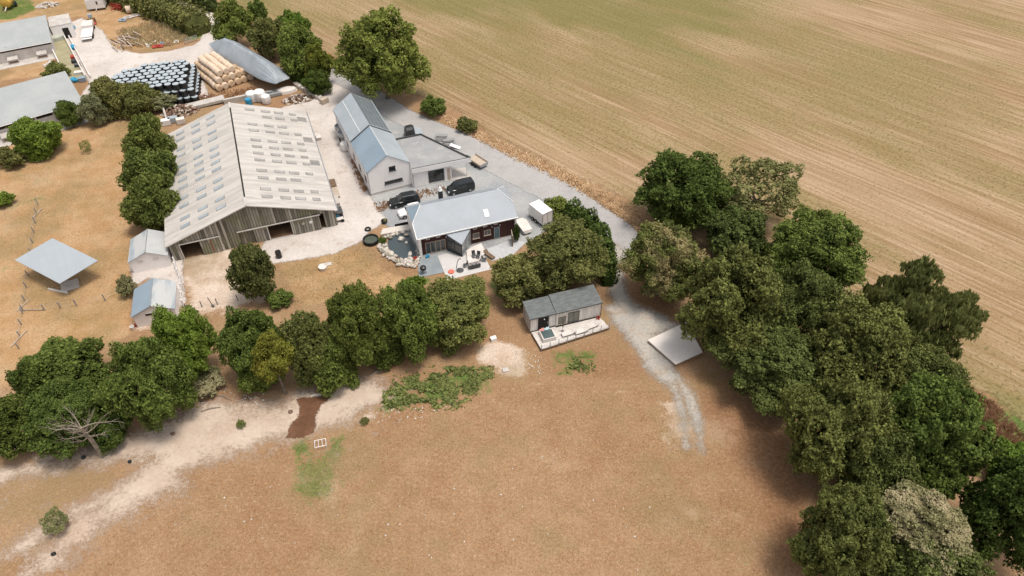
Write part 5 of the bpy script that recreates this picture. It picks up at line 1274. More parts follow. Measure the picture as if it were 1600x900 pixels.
# hoppers beside the white house
for k, (x, y) in enumerate(((535, 216), (539, 226))):
    p = G(x, y); t = thing('hopper', ('conical grey feed hopper on legs beside the white house, the far one', 'conical grey feed hopper on legs beside the white house, the near one')[k], 'hopper', (p.x, p.y, 0), BAR)
    MB().lathe([(.25, 1.0), (.95, 2.0), (1.0, 2.5), (.9, 2.5), (.85, 2.1)], 12).build('cone', grey_metal, t)
    for i in range(4):
        a = .785 + i * 1.571; MB().bb(math.cos(a) * .85 - .05, math.cos(a) * .85 + .05, math.sin(a) * .85 - .05, math.sin(a) * .85 + .05, 0, 2.0).build('leg', dark_metal, t)
bigbag(540, 234, 1.35, 'white bulk bag standing below the near feed hopper', .3)

# ================================================================ round the timber house
p = G(580, 378); t = thing('round_trough', 'large round black water trough at the edge of the yard', 'trough', (p.x, p.y, 0))
MB().lathe([(.9, .0), (1.12, .05), (1.15, .62), (1.05, .66), (.98, .6), (.95, .1)], 24).build('rim', rubber, t)
MB().lathe([(.9, .3), (.94, .42)], 24).build('water', mat('green trough water', (.05, .06, .04), (.08, .09, .06), 1, .1, spec=.7), t)
def tyre(px, py, r, lbl, z=0):
    solo('tyre', lbl, 'tyre', MB().lathe([(r * .55, 0), (r * .9, 0), (r, .08), (r, .17), (r * .9, .25), (r * .55, .25), (r * .5, .12), (r * .55, 0)], 16, closed=False), rubber, px, py)
tyre(575, 359, .5, 'black tyre lying flat at the edge of the yard beside the trough')
p = G(601, 348); t = thing('planter', 'dark round planter on the gravel behind the pond', 'planter', (p.x, p.y, 0)); MB().lathe([(.35, 0), (.5, .45), (.44, .45), (.4, .1)], 14).build('pot', black_plastic, t); MB().rock((.05, .05, .45), .3, 3, 2).build('pale_plant', LM['beige'], t)
pond_poly = [G(*q) for q in ((606, 378), (616, 368), (636, 366), (645, 376), (651, 396), (642, 406), (628, 404), (612, 396))]
c0 = sum(pond_poly, Vector()) / len(pond_poly)
m_, t_, b_ = newmat('pond water'); b_.inputs['Base Color'].default_value = (.055, .072, .080, 1); b_.inputs['Roughness'].default_value = .12; b_.inputs['Specular IOR Level'].default_value = .6
t_.link(t_.bump(t_.noise(t_.node('ShaderNodeNewGeometry').outputs['Position'], 3.0, 3), .12, .03), b_.inputs['Normal'])
ring = []
for k in range(40):
    a = k / 40 * len(pond_poly); i = int(a); f = a - i; q0, q1, q2, q3 = [pond_poly[(i + j - 1) % len(pond_poly)] for j in range(4)]
    ring.append(.5 * ((2 * q1) + (q2 - q0) * f + (2 * q0 - 5 * q1 + 4 * q2 - q3) * f * f + (3 * q1 - q0 - 3 * q2 + q3) * f ** 3))
o = MB().prism([(v.x - c0.x, v.y - c0.y) for v in ring][::1 if True else -1], .0, .05).build('pond', m_, None, (c0.x, c0.y, .02)); o['kind'] = 'structure'; o['label'] = 'small blue-grey pond beside the timber house'
rock_me = [MB().rock((0, 0, .12), .24, k, 2).mesh('stone', [stone_r, conc, mat('mossy stone', (.24, .22, .17), (.32, .28, .23), 3, .9)][k % 3] if k != 3 else stone_w) for k in range(6)]
def stones(pts, n, jit, lbl, grp, s=(.6, 1.3)):
    P_ = [G(*q) for q in pts]; seg = [(P_[i + 1] - P_[i]).length for i in range(len(P_) - 1)]; Lx = sum(seg)
    for k in range(n):
        d_ = Lx * (k + .5) / n
        for i, l in enumerate(seg):
            if d_ <= l or i == len(seg) - 1: q = P_[i].lerp(P_[i + 1], min(1, d_ / l)); break
            d_ -= l
        o = bpy.data.objects.new('stone', rock_me[rn.randrange(6)]); col.objects.link(o); o.location = (q.x + rn.uniform(-jit, jit), q.y + rn.uniform(-jit, jit), rn.uniform(0, .2)); o.rotation_euler.z = rn.uniform(0, 6)
        k_ = rn.uniform(*s); o.scale = (k_, k_, k_); tag(o, lbl, 'stone', grp)
stones([(596, 383), (602, 392), (612, 403), (626, 412), (640, 415), (652, 410)], 150, .6, 'pale stone in the rock wall curving round the pond', 'stones of the pond wall', (.7, 1.4))
stones([(603, 376), (610, 368), (622, 366), (640, 366)], 22, .4, 'grey stone on the house side edge of the pond', 'stones on the far edge of the pond')
stones([(651, 378), (652, 392), (655, 404)], 12, .3, 'stone between the pond and the house wall', 'stones beside the house wall')
solo('stone_slab', 'large pale stone slab bridge above the pond', 'slab', MB().prism([(-2.2, -.4), (2.2, -.7), (2.4, .5), (-1.6, .8)], .1, .4), stone_w, 617, 362, HA)
solo('dark_pit', 'dark timber-edged pit against the back corner of the timber house', 'pit', MB().bb(-1.0, 1.0, -.5, .5, .02, .06).bb(-1.1, 1.1, .5, .62, 0, .5), dark_void, 630, 356, HA)
solo('rock', 'white rock standing in the pond near the slab', 'rock', MB().rock((0, 0, .2), .42, 5, 2), stone_w, 627, 375); solo('rock', 'small white rock in the pond beside the bigger white rock', 'rock', MB().rock((0, 0, .15), .26, 8, 2), stone_w, 635, 380); solo('rock', 'flat pale rock at the house end of the pond', 'rock', MB().rock((0, 0, .15), .4, 9, 2), stone_w, 641, 398); solo('rock', 'white round rock at the pond corner by the terrace', 'rock', MB().rock((0, 0, .15), .3, 12, 2), stone_w, 640, 404)
solo('red_pot', 'red pot at the corner of the pond wall and the house', 'pot', MB().lathe([(.2, 0), (.32, .4), (.27, .4), (.2, .1)], 12), red_paint, 649, 406)
# terrace
slate = mat('slate paving', (.255, .28, .295), (.205, .23, .245), .8, .7, fine=.25)
terr = mat('pale terrace paving', (.56, .535, .52), (.50, .475, .46), .8, .8, fine=.15)
def flat(name, pts, m, z0, z1, lbl, cat=None):
    P_ = [G(*q) for q in pts]; c = sum(P_, Vector()) / len(P_)
    if sum((P_[i].x * P_[(i + 1) % len(P_)].y - P_[(i + 1) % len(P_)].x * P_[i].y) for i in range(len(P_))) < 0: P_ = P_[::-1]
    o = MB().prism([(v.x - c.x, v.y - c.y) for v in P_], z0, z1).build(name, m, None, (c.x, c.y, 0)); o['kind'] = 'structure'; o['label'] = lbl; return o
flat('slate_terrace', ((656, 405), (684, 400), (694, 426), (655, 434), (653, 420)), slate, .005, .06, 'blue-grey slate terrace at the left front of the timber house')
flat('pale_terrace', ((684, 400), (699, 396), (722, 402), (735, 395), (756, 400), (766, 418), (768, 421), (699, 438)), terr, .006, .05, 'pale paved terrace in front of the glass bay')
flat('pale_terrace_step', ((729, 395), (738, 389), (752, 383), (759, 397), (748, 411), (731, 415)), dirty_white, .055, .42, 'raised eight-sided pale terrace step with chairs on it')
flat('gravel_bed', ((757, 390), (800, 375), (822, 378), (800, 400), (768, 408)), mat('white gravel bed', (.50, .50, .505), (.42, .42, .43), 3, .9, fine=.5), .018, .03, 'pale gravel bed right of the terrace')
p = G(662, 427); t = thing('kettle_barbecue', 'black kettle barbecue on the slate terrace', 'barbecue', (p.x, p.y, .06))
MB().lathe([(.1, .55), (.42, .75), (.46, .95), (.4, 1.12), (.12, 1.25)], 16).build('bowl', black_plastic, t)
for i in range(3): a = i * 2.094; MB().beam((math.cos(a) * .42, math.sin(a) * .42, 0), (math.cos(a) * .2, math.sin(a) * .2, .7), .05).build('leg', dark_metal, t)
def chair(px, py, z, rz, lbl, grp='black garden chairs on the terrace'):
    p = G(px, py, z); t = thing('garden_chair', lbl, 'chair', (p.x, p.y, z), rz, grp)
    MB().bb(-.25, .25, -.25, .25, .42, .46).build('seat', dark_metal, t); MB().slab([(-.25, .25, .46), (.25, .25, .46), (.25, .38, 1.0), (-.25, .38, 1.0)], .04).build('backrest', dark_metal, t)
    for x in (-.22, .22):
        for y in (-.22, .22): MB().bb(x - .02, x + .02, y - .02, y + .02, 0, .418).build('leg', dark_metal, t)
chair(741, 402, .42, .4, 'dark garden chair with tall back, left of two on the raised step'); chair(747, 403, .42, -.3, 'grey garden chair, right of two on the raised step'); chair(757, 408, .05, 1.4, 'dark garden chair right of the bench on the terrace'); chair(727, 417, .05, -1.2, 'dark folding chair left of the bench on the terrace')
p = G(741, 418); t = thing('garden_bench', 'low black bench seat with cushions in front of the raised step', 'bench', (p.x, p.y, .05), HA)
MB().bb(-.85, .85, -.28, .28, .3, .42).build('seat', black_plastic, t); MB().bb(-.85, .85, -.36, -.285, .2, .75).build('backrest', dark_metal, t)
for x in (-.75, .75): MB().bb(x - .05, x + .05, -.25, .25, 0, .298).build('leg', dark_metal, t)
for k in (-.55, 0, .55): MB().bb(k - .2, k + .2, -.2, .24, .422, .5).build('cushion', conc_dark, t)
p = G(719, 423); t = thing('hanging_chair_stand', 'curved black stand of a hanging chair on the terrace', 'chair stand', (p.x, p.y, .05), HA)
MB().tube([(0, 0, .03)] + [(-.5 + 1.0 * (1 - math.cos(a)) * .55, .0, .05 + 2.1 * math.sin(a)) for a in [.05 + k * .2 for k in range(10)]], .05, 8).build('arc', dark_metal, t)
MB().lathe([(.5, 0), (.52, .05), (.45, .07)], 16).build('base', dark_metal, t)
o = solo('red_cushion', 'round coral red cushion lying on the pale terrace', 'cushion', MB().lathe([(.36, 0), (.45, .06), (.42, .13), (.1, .17)], 16), mat('coral cloth', (.68, .17, .12), (.58, .14, .10), 3, .85), 705, 425, 0, .05)
solo('toy', 'small blue toy at the sliding door of the timber house', 'toy', MB().box((0, 0, .15), (.5, .35, .3)).box((.15, 0, .38), (.2, .3, .15)), blue_paint, 668, 402, HA, .06)
solo('sun_bed', 'brown wooden sun bed right of the raised step', 'lounger', MB().slab([(-.9, -.3, .35), (.9, -.3, .35), (.9, .3, .35), (-.9, .3, .35)], .08).bb(-.8, -.7, -.28, .28, 0, .268).bb(.7, .8, -.28, .28, 0, .268).slab([(.5, -.3, .36), (.95, -.3, .75), (.95, .3, .75), (.5, .3, .36)], .05), wood_brown, 765, 401, HA + 2.0)
p = G(800, 380); t = thing('wood_screen', 'pale wooden screen at the right end of the timber house', 'screen', (p.x, p.y, 0), HA + 1.35); MB().bb(-.7, .7, -.04, .04, .1, 1.9).build('panel', wood_pale, t); [MB().bb(x - .06, x + .06, -.06, .06, 0, 1.95).build('post', wood_brown, t) for x in (-.76, .76)]
tree('clipped_shrub', (801, 352, 812, 378), 'S0', 'dark', 'narrow upright clipped shrub at the right end of the timber house', cat='shrub', clear=0, vmax=3)
# ================================================================ fences and paddock things
def fence(pts, lbl, h=1.1, gap=2.6, pole=.05, m=wood_grey, name='wire_fence', wires=(.45, .95)):
    P_ = [G(*q) for q in pts]; c = P_[0]; t = thing(name, lbl, 'fence', (c.x, c.y, 0)); w = MB()
    for i in range(len(P_) - 1):
        a, b = P_[i] - c, P_[i + 1] - c; n = max(1, round((b - a).length / gap))
        for k in range(n + (i == len(P_) - 2)):
            q = a.lerp(b, k / n); MB().bb(q.x - pole, q.x + pole, q.y - pole, q.y + pole, 0, h + rn.uniform(-.08, .1)).build('post', m, t)
        for z in wires: w.tube([a + Vector((0, 0, z)), b + Vector((0, 0, z))], .012 if pole < .08 else .04, 4)
    w.build('wire', grey_metal if pole < .08 else m, t); return t
fence([(60, 320), (52, 380), (42, 450), (36, 490), (30, 545)], 'thin wire fence running down the left paddock past the solar panel')
fence([(37, 486), (70, 485), (120, 478), (165, 470), (196, 452)], 'thin wire fence curving from the paddock corner to the lower shed')
fence([(0, 705), (40, 705), (120, 700)], 'short wire fence at the foot of the lower left hedge')
fence([(292, 484), (340, 476), (372, 470), (385, 465)], 'wire fence across the bare yard below the barn', gap=2.2)
fence([(272, 402), (276, 420), (284, 440), (287, 478)], 'white painted rail fence right of the two small sheds', 1.15, 1.8, .09, white_paint, 'rail_fence', (.5, 1.0))
for (x, y, l, a, s) in ((30, 530, 3.0, 1.35, 'pale pole lying along the paddock fence, lower one'), (37, 478, 2.2, 1.3, 'pale pole lying along the paddock fence, upper one'), (52, 485, 3.2, .05, 'pale pole lying across at the paddock fence corner'), (58, 335, 2.6, 1.45, 'pale pole lying at the upper end of the paddock fence')):
    solo('pole', s, 'pole', MB().tube([(-l / 2, 0, .1), (l / 2, 0, .14)], .06, 8), wood_pale, x, y, a)
solo('iron_stake', 'dark iron stake leaning in the bare yard below the barn', 'stake', MB().tube([(0, 0, 0), (-.35, .2, 1.5)], .05, 6).rock((0, 0, .1), .3, 2, 1), dark_metal, 333, 479)
solo('water_trough', 'pale water trough under the middle hedge at the mud patch', 'trough', MB().bb(-1.1, 1.1, -.35, -.28, 0, .5).bb(-1.1, 1.1, .28, .35, 0, .5).bb(-1.1, -1.03, -.278, .278, 0, .5).bb(1.03, 1.1, -.278, .278, 0, .5).bb(-1.02, 1.02, -.27, .27, .05, .35), dirty_white, 516, 601, R(10))
solo('plank', 'pale plank lying at the top of the mud patch', 'plank', MB().box((0, 0, .06), (1.7, .2, .1)), dirty_white, 497, 617, R(14))
t = thing('trestle', 'small white metal frame standing in the grass below the mud', 'frame', tuple(G(502, 697)), R(15))
mb = MB()
for y in (-.45, .45):
    mb.tube([(-.6, y, 0), (-.6, y, .6), (.6, y, .6), (.6, y, 0)], .04, 5)
for x in (-.6, -.2, .2, .6): mb.tube([(x, -.45, .6), (x, .45, .6)], .03, 5)
mb.build('frame_bars', white_paint, t)
solo('white_box', 'small white box on the ground left of the cabin', 'box', MB().box((0, 0, .2), (.7, .5, .4)).box((0, 0, .42), (.76, .56, .04)), white_paint, 771, 531, .4)
solo('ground_hatch', 'small white hatch with dark hole in the sandy patch', 'hatch', MB().box((0, 0, .1), (.7, .6, .2)).box((0, 0, .205), (.3, .25, .02)), conc, 790, 579, .2)
solo('red_toy', 'red plastic pieces on the ground in front of the lower shed', 'toy', MB().box((0, 0, .12), (.55, .35, .24)).box((.8, -.1, .1), (.4, .3, .2)), red_paint, 214, 509, .3)
solo('white_bucket', 'white bucket on the ground in front of the lower shed', 'bucket', MB().lathe([(.2, 0), (.27, .5), (.22, .5), (.17, .1)], 12), white_paint, 208, 514)
for k, (x, y) in enumerate(((131, 715), (270, 678), (203, 722), (454, 644), (84, 866))):
    solo('dung_pat', 'small dark dropping on the dusty livestock track', 'dropping', MB().rock((0, 0, .05), .28, k, 2), soil_r if k % 2 else rubber, x, y, group='dark droppings on the dusty track')
# ================================================================ machinery corner, top left
p = G(16, 12); t = thing('yellow_tanker', 'old yellow tank trailer at the top left corner', 'tanker', (p.x, p.y, 0), R(105))
MB().lathe([(.3, -1.9), (1.0, -1.7), (1.15, -1.2), (1.15, 1.2), (1.0, 1.7), (.3, 1.9)], 16, (0, 0, 1.6), Matrix.Rotation(math.pi / 2, 4, 'Y')).build('tank', yellow_paint, t)
MB().beam((-1.7, 0, .9), (-3.6, 0, .6), .16).build('drawbar', dirty_white, t)
for s in (-1, 1): MB().lathe([(.25, -.18), (.6, -.18), (.6, .18), (.25, .18)], 16, (.4, s * 1.25, .6), Matrix.Rotation(math.pi / 2, 4, 'X')).build('wheel', rubber, t)
heap(76, 9, 5.5, 3.0, .9, 120, .25, [stone_r, conc, stone_w], 'pile of grey stones in the dry grass at the top left')
p = G(153, 14); t = thing('white_caravan', 'white caravan body standing at the top edge by the hedge', 'caravan', (p.x, p.y, 0), R(18))
MB().prism_y([(-1.9, .5), (1.9, .5), (1.9, 2.3), (1.6, 2.6), (-1.6, 2.6), (-1.9, 2.3)], -1.1, 2.6).build('body', white_paint, t); MB().bb(.3, .65, -1.13, -1.102, 1.4, 2.1).build('window', glass, t)
for s in (-1, 1): MB().lathe([(.15, -.1), (.32, -.1), (.32, .1), (.15, .1)], 12, (s * 1.8, .6, .32), Matrix.Rotation(math.pi / 2, 4, 'Y')).build('wheel', rubber, t)
MB().beam((0, -1.1, .5), (0, -2.4, .45), .1).build('drawbar', dirty_white, t)
p = G(183, 16); t = thing('red_hay_rake', 'red tined hay machine in the grass beside the hedge', 'machine', (p.x, p.y, 0), R(-25))
MB().beam((-1.6, 0, .8), (1.6, 0, .8), .22).build('main_beam', red_paint, t)
for k in range(4):
    x = -1.2 + k * .8; m = MB().lathe([(.62, -.03), (.72, -.03), (.72, .03), (.62, .03), (.62, -.03)], 14, (x, .1, .8), Matrix.Rotation(math.pi / 2, 4, 'X') @ Matrix.Rotation(.5, 4, 'Y'), closed=False)
    for j in range(4): a = j * .785; m.tube([(x - math.cos(a) * .65, .1, .8 - math.sin(a) * .65), (x + math.cos(a) * .65, .1, .8 + math.sin(a) * .65)], .03, 4)
    m.build('rake_wheel', red_paint, t)
MB().beam((0, 0, .8), (0, -1.5, .5), .14).build('drawbar', red_paint, t)
MB().bb(-.5, .5, .3, 1.1, .5, 1.2).build('gearbox', mat('rusty red', (.36, .10, .07), (.26, .08, .05), 3, .8), t)
o = bpy.data.objects.new('round_bale', sme[1]); col.objects.link(o); p = G(204, 20); o.location = (p.x, p.y, .85); o.scale = (1.3, 1.3, 1.3); o.rotation_euler.z = .6; tag(o, 'single pale round bale between the red machine and the hedge', 'bale')
p = G(145, 36); t = thing('mini_loader', 'small yellow loader with a red bucket behind the white farm wagon', 'loader', (p.x, p.y, 0), R(-60))
MB().bb(-.9, .3, -.5, .5, .5, 1.2).build('engine_cover', yellow_paint, t); MB().bb(-.3, .35, -.45, .45, 1.202, 2.0).build('cab', steel_pale, t); MB().slab([(.9, -.7, .5), (1.5, -.7, .15), (1.5, .7, .15), (.9, .7, .5)], .2).build('bucket', red_paint, t)
mb = MB(); mb.beam((0, -.5, 1.0), (1.1, -.5, .4), .1); mb.build('arm', red_paint, t); MB().beam((0, .5, 1.0), (1.1, .5, .4), .1).build('arm', red_paint, t)
for x in (-.6, .4):
    for s in (-1, 1): MB().lathe([(.2, -.13), (.42, -.13), (.42, .13), (.2, .13)], 14, (x, s * .65, .42), Matrix.Rotation(math.pi / 2, 4, 'X')).build('wheel', rubber, t)
p = G(139, 54); t = thing('farm_wagon', 'long white flatbed wagon with a raised front half on the far yard', 'wagon', (p.x, p.y, 0), R(20.5))
MB().bb(-1.1, 1.1, -3.4, 1.2, .8, .95).build('bed', white_paint, t); MB().bb(-1.1, 1.1, 1.25, 4.2, .8, 1.5).build('box', dirty_white, t); MB().bb(-1.0, 1.0, -4.0, -3.42, .6, .72).build('tail_ramp', white_paint, t); MB().bb(-.5, .5, -3.2, 4, .6, .795).build('chassis', dark_metal, t)
for y in (-2.2, -1.2, 3.0):
    for s in (-1, 1): MB().lathe([(.2, -.13), (.42, -.13), (.42, .13), (.2, .13)], 14, (s * 1.0, y, .42), Matrix.Rotation(math.pi / 2, 4, 'Y')).build('wheel', rubber, t)
pk = MB().box((0, 0, .05), (3.2, .2, .07)).mesh('plank', wood_pale); pk2 = MB().box((0, 0, .05), (2.4, .25, .07)).mesh('plank', wood_brown)
for k in range(34):
    p = G(178 + 42 * rn.random() + 0, 56 + 22 * rn.random()); o = bpy.data.objects.new('plank', pk if k % 3 else pk2); col.objects.link(o); o.location = (p.x, p.y, .05 + k * .02); o.rotation_euler = (rn.uniform(-.06, .06), rn.uniform(-.06, .06), R(-35) + rn.uniform(-.45, .45)); tag(o, 'loose timber plank in the jumbled pile on the far yard', 'plank', 'planks in the jumbled pile')
solo('white_beam', 'left white beam of the V lying by the plank pile', 'beam', MB().box((0, 0, .15), (3.4, .3, .25)), white_paint, 229, 70, R(-52)); solo('white_beam', 'right white beam of the V lying by the plank pile', 'beam', MB().box((0, 0, .15), (3.0, .3, .25)), white_paint, 237, 69.5, R(72))
for k, (x, y, m, w, l_) in enumerate(((192, 33, steel_blue, 1.6, 'blue-grey sheet at the left of the scrap in the grass'), (200, 29, conc, 1.8, 'grey slab in the scrap in the grass'), (211, 26, dirty_white, 2.2, 'pale slab in the scrap in the grass'), (221, 25, stone_r, 1.6, 'pinkish slab at the right of the scrap in the grass'), (247, 74, red_paint, 2.2, 'red panel lying at the yard edge'), (253, 70, steel_blue, 1.2, 'grey drum-like box at the yard edge'), (262, 70, brick_r, 1.8, 'brownish red panel at the yard edge'), (276, 67, dirty_white, 1.1, 'white box at the yard edge'))):
    solo('scrap_panel', l_, 'scrap', MB().box((0, 0, .25), (w, .9, .12), M=Matrix.Rotation(.15, 4, 'X')).box((-.2, 0, .1), (w * .7, .6, .18)).box((.1, .1, .42), (w * .4, .5, .2)), m, x, y, R(15 * (k % 3)))
t = thing('metal_gate', 'grey metal field gate leaning at the hedge end of the far yard', 'gate', tuple(G(299, 66)), R(48))
mb = MB(); [mb.tube([(-1.5, 0, z), (1.5, 0, z)], .04, 5) for z in (.2, .5, .8, 1.1)]; mb.build('gate_rails', grey_metal, t); [MB().tube([(x, 0, .0), (x, 0, 1.15)], .045, 5).build('gate_post', grey_metal, t) for x in (-1.5, 0, 1.5)]
solo('white_goose_box', 'small white upright box in the dry grass below the hedge', 'box', MB().box((0, 0, .35), (.5, .4, .7)).box((0, 0, .73), (.56, .46, .05)), white_paint, 244, 26, .3)
for (x, y, m, l_) in ((113, 46, blue_paint, 'blue sack by the black door of the far long shed'), (115, 77, blue_paint, 'bright blue sack on the strip between the channel and the yard'), (117, 128, blue_paint, 'blue sack at the corner of the nearer long shed'), (97, 52, steel_blue, 'pale blue sack in front of the black door')):
    solo('sack', l_, 'sack', MB().rock((0, 0, .4), .75, int(x), 2), m, x, y)
for (x, y, w, m, l_) in ((116, 93, .8, red_paint, 'reddish crate beside the channel'), (123, 106, 1.0, dark_metal, 'dark double rack beside the channel'), (125, 118, 1.4, dirty_white, 'pale pallet beside the channel'), (130, 127, 1.2, steel_blue, 'bluish pallet at the end of the channel'), (118, 100, .9, black_plastic, 'black crate beside the channel')):
    solo('crate', l_, 'crate', MB().bb(-w / 2, w / 2, -.5, .5, .1, .8).bb(-w / 2 - .04, w / 2 + .04, -.54, .54, .802, .86).bb(-w / 2, w / 2, -.4, .4, 0, .098), m, x, y, R(20))
heap(79, 102, 2.4, 1.4, .8, 30, .3, [stone_w, dirty_white], 'small pile of whitish stones between the two long sheds')

# ================================================================ bare branches in the lower left hedge and the dying tree
def branches(px, py, zc, Rr, Vv, seed, n, label, name, m, cat='tree', r0=.16, group=None, upb=.45):
    p = G(px, py, zc); t = thing(name, label, cat, (p.x, p.y, 0)); q = random.Random(seed); mb = MB()
    MB().tube([(0, 0, -.05), (.1, .05, zc * .4), (0, 0, zc * .75)], [r0 * 1.7, r0 * 1.4, r0], 8).build('trunk', m, t)
    for i in range(n):
        a = q.uniform(0, 6.283); el = q.uniform(-.1, 1.2); L_ = q.uniform(.65, 1.0); r = r0 * q.uniform(.35, .6)
        pt = Vector((0, 0, zc * q.uniform(.5, .75))); d = Vector((math.cos(a) * math.cos(el), math.sin(a) * math.cos(el), math.sin(el) + upb * .3)).normalized(); pts = [pt.copy()]; rad = [r]
        for k in range(6):
            d = (d + Vector((q.uniform(-.3, .3), q.uniform(-.3, .3), q.uniform(-.15, .25)))).normalized(); pt = pt + Vector((d.x * Rr, d.y * Rr, d.z * Vv)) * L_ / 6; pts.append(pt.copy()); rad.append(r * (1 - (k + 1) / 7))
            if k >= 1:
                for _ in range(2):
                    d2 = (d + Vector((q.uniform(-.8, .8), q.uniform(-.8, .8), q.uniform(-.3, .6)))).normalized(); e = pt + Vector((d2.x * Rr, d2.y * Rr, d2.z * Vv)) * q.uniform(.12, .3)
                    mb.tube([pt, pt.lerp(e, .5) + Vector((0, 0, .05)), e], [rad[-1] * .7, rad[-1] * .45, .008], 4)
        mb.tube(pts, rad, 5)
    mb.build('branches', m, t); return t
branches(114, 652, 7.2, 4.6, 3.3, 5, 14, 'bare dead tree with pale branches in the lower left hedge', 'dead_tree', deadbark, r0=.17)
t = branches(1188, 300, 5.5, 5.6, 4.6, 9, 18, 'sparse dying tree with thin olive leaves behind the wood', 'dying_tree', mat('grey brown bark', (.20, .165, .12), (.15, .12, .085), 2, .9), r0=.26)
me = CR['P1']; me.materials.append(LM['grey']) if not me.materials else None
o = bpy.data.objects.new('crown', me); col.objects.link(o); o.parent = t; o.material_slots[0].link = 'OBJECT'; o.material_slots[0].material = LM['fading']; o.location.z = 6.0; o.scale = (6.2, 6.2, 4.6)
tree('understorey_shrub', (1096, 300, 1190, 360), 'P1', 'olive', 'thin olive shrub under the sparse dying tree', cat='shrub', clear=-.1)
# ================================================================ ground cover
def blades(name, lbl, cat, polys, n, h, w, lm, seed, lean=.35, dens=None):
    nr = np.random.RandomState(seed); vs = []; fs = []; tv = []
    per = [int(n / len(polys))] * len(polys)
    for poly, k in zip(polys, per):
        lo, hi = poly.min(0), poly.max(0); got = 0
        while got < k:
            X = nr.uniform(lo[0], hi[0], 4000); Y = nr.uniform(lo[1], hi[1], 4000); s = sdist(X, Y, poly)
            cl = np.sin(X * 1.9 + seed) * np.sin(Y * 2.3 + seed * 2) + .5 * np.sin(X * .7) * np.sin(Y * .8)
            ok = (s + nr.normal(size=4000) * .25 > 0) & ((cl > -.1) | (nr.random_sample(4000) < .25) if dens is None else np.ones(4000, bool))
            for x, y in zip(X[ok], Y[ok]):
                if got >= k: break
                got += 1; a = nr.uniform(0, 6.283); hh = h * nr.uniform(.5, 1.3); ww = w * nr.uniform(.6, 1.3); l = lean * hh
                dx, dy = math.cos(a) * ww, math.sin(a) * ww; tx, ty = nr.uniform(-l, l, 2); b = len(vs)
                vs += [(x - dx, y - dy, 0), (x + dx, y + dy, 0), (x + tx + dx * .3, y + ty + dy * .3, hh), (x + tx * .9 - dx * .4, y + ty * .9 - dy * .4, hh * .9)]; fs.append((b, b + 1, b + 2, b + 3)); tv += [nr.random_sample()] * 4
    me = bpy.data.meshes.new(name); me.from_pydata(vs, [], fs); me.materials.append(lm)
    at = me.attributes.new('tint', 'FLOAT', 'POINT'); at.data.foreach_set('value', np.array(tv, np.float32))
    o = bpy.data.objects.new(name, me); col.objects.link(o); return tag(o, lbl, cat, kind='stuff')
LM['straw'] = leafmat('dry straw grass', (.50, .36, .20), (.74, .60, .38)); LM['tan'] = leafmat('dry tan tufts', (.30, .185, .095), (.50, .345, .21)); LM['nettle'] = leafmat('nettle leaves', (.040, .060, .018), (.23, .27, .09))
blades('verge_grass', 'tall dry straw-coloured grass on the verge between the lane and the field', 'grass', [wpoly([(690, 178), (760, 212), (870, 262), (940, 296), (1000, 335), (1000, 362), (930, 312), (870, 280), (790, 242), (700, 192)]), wpoly([(880, 268), (985, 320), (1000, 360), (940, 318)])], 9000, .34, .08, LM['straw'], 4, 1.2)
blades('yard_weeds', 'dry weeds along the white house and between the bales and the barn', 'weeds', [wpoly([(585, 320), (650, 302), (690, 292), (700, 297), (650, 312), (592, 332)]), wpoly([(320, 148), (400, 136), (410, 146), (330, 160)]), wpoly([(240, 165), (330, 150), (330, 156), (250, 172)]), wpoly([(550, 245), (565, 262), (572, 300), (562, 290)])], 2600, .4, .10, LM['tan'], 6)
blades('far_grass', 'long dry grass round the scrap at the top left', 'grass', [wpoly([(200, 45), (250, 30), (300, 60), (270, 72), (215, 75), (180, 50)])], 4000, .6, .12, LM['straw'], 8)
blades('bank_grass', 'dry grass on the bank beside the right-hand wood', 'grass', [wpoly([(1440, 560), (1560, 640), (1620, 700), (1540, 690), (1450, 600)])], 5000, .55, .09, LM['tan'], 9)
blades('pasture_tufts', 'small dry tufts scattered over the lower pasture', 'grass', [wpoly([(0, 900), (60, 850), (330, 730), (560, 660), (830, 590), (1040, 640), (1120, 700), (1240, 900)])], 22000, .10, .035, LM['tan'], 10, .6)
blades('lawn_tufts', 'small tufts over the dry lawn and paddock', 'grass', [wpoly([(430, 415), (580, 388), (650, 440), (560, 470), (450, 480)]), wpoly([(0, 280), (200, 180), (200, 420), (200, 500), (0, 620)])], 12000, .11, .04, LM['straw'], 11, .6)
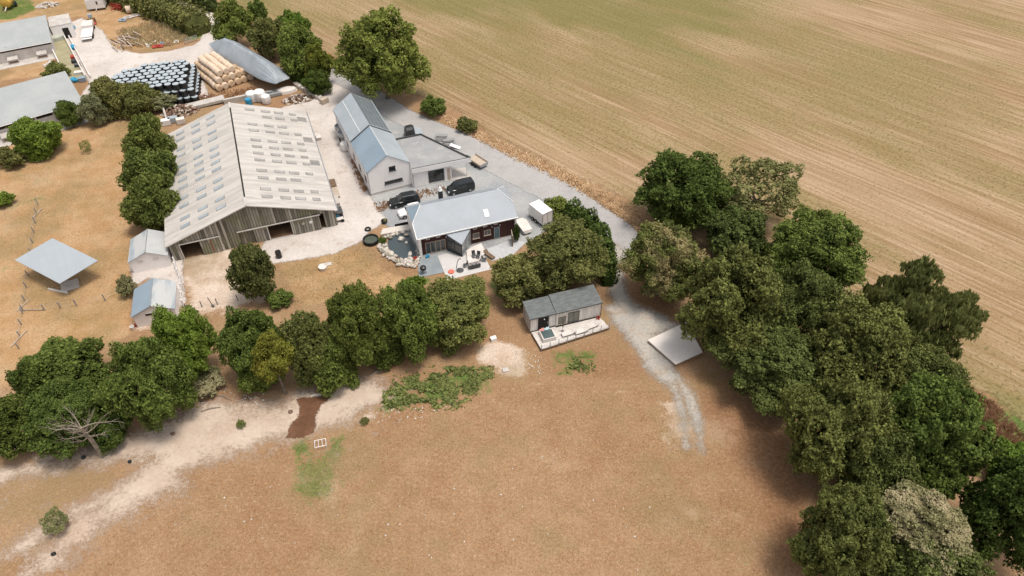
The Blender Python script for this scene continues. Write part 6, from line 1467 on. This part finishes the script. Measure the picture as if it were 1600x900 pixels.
def nettles(polys, n, seed, lbl):
    nr = np.random.RandomState(seed); mb = MB(); tv = []
    for poly in polys:
        lo, hi = poly.min(0), poly.max(0); k = 0
        while k < n // len(polys):
            x, y = nr.uniform(lo[0], hi[0]), nr.uniform(lo[1], hi[1]); s = float(sdist(np.array([x]), np.array([y]), poly)[0])
            if s + nr.normal() * .5 < 0 or nr.random_sample() > .25 + max(0, s) * .6: continue
            if noise.noise((x * .55, y * .8, 3)) + .5 * noise.noise((x * 1.6, y * 1.6, 1)) + .35 * noise.noise((x * 4, y * 4, 1)) < -.06: continue
            k += 1; z = nr.uniform(.03, .28) * min(1, .4 + max(0, s)); nrm = Vector(nr.normal(size=3)) * .5 + Vector((0, 0, 1)); nrm.normalize(); u = nrm.cross(Vector(nr.normal(size=3))).normalized(); v = nrm.cross(u); sz = nr.uniform(.10, .22)
            c = Vector((x, y, z)); mb.add([c - u * sz, c + v * sz * .6, c + u * sz, c - v * sz * .6], [(0, 1, 2, 3)]); tv += [nr.random_sample()] * 4
    me = mb.mesh('nettle_patch', LM['nettle']); at = me.attributes.new('tint', 'FLOAT', 'POINT'); at.data.foreach_set('value', np.array(tv, np.float32)); o = bpy.data.objects.new('nettle_patch', me); col.objects.link(o); tag(o, lbl, 'nettles', kind='stuff')
nettles([wpoly([(594, 642), (600, 606), (640, 588), (700, 572), (766, 574), (772, 594), (742, 612), (712, 636), (688, 640), (650, 634)])], 8000, 3, 'patchy low green nettles above the pasture, left of the cabin')
nettles([wpoly([(872, 566), (900, 556), (930, 562), (920, 580), (880, 584)])], 350, 5, 'sparse green weeds below the cabin deck')
# scattered chips
mb = MB(); q = random.Random(4)
ch = [wpoly([(300, 640), (350, 605), (420, 615), (400, 650), (320, 672)]), wpoly([(800, 540), (850, 560), (850, 590), (800, 580)]), wpoly([(560, 640), (720, 630), (640, 660), (560, 660)])]
k = 0
while k < 300:
    P_ = ch[k % 3] if k < 240 else wpoly([(300, 760), (900, 700), (1100, 800), (1000, 900), (300, 900)]); lo, hi = P_.min(0), P_.max(0); x, y = q.uniform(lo[0], hi[0]), q.uniform(lo[1], hi[1])
    if sdist(np.array([x]), np.array([y]), P_)[0] < 0: continue
    mb.rock((x, y, .03), q.uniform(.04, .11), k, 1); k += 1
tag(mb.build('scattered_stones', stone_w), 'pale stones and wood chips scattered on the dusty ground', 'stones', kind='stuff')
for k, (x, y, a, l) in enumerate(((330, 640, .3, 2.2), (352, 622, -.4, 1.8), (598, 576, .7, 2.6), (592, 582, .55, 2.2), (610, 570, .8, 1.8), (10, 708, -1.0, 2.2), (16, 710, -.9, 1.8))):
    solo('fallen_branch', ('fallen pale branch among the stones on the dusty track', 'short fallen branch under the dry bramble', 'fallen branch at the foot of the middle hedge, longest of three', 'fallen branch at the foot of the middle hedge, middle of three', 'fallen branch at the foot of the middle hedge, shortest of three', 'pale log at the lower left hedge foot, left one', 'pale log at the lower left hedge foot, right one')[k], 'branch', MB().tube([(-l / 2, 0, .08), (0, .12, .14), (l / 2, -.05, .08)], [.09, .08, .04], 6), deadbark, x, y, a)
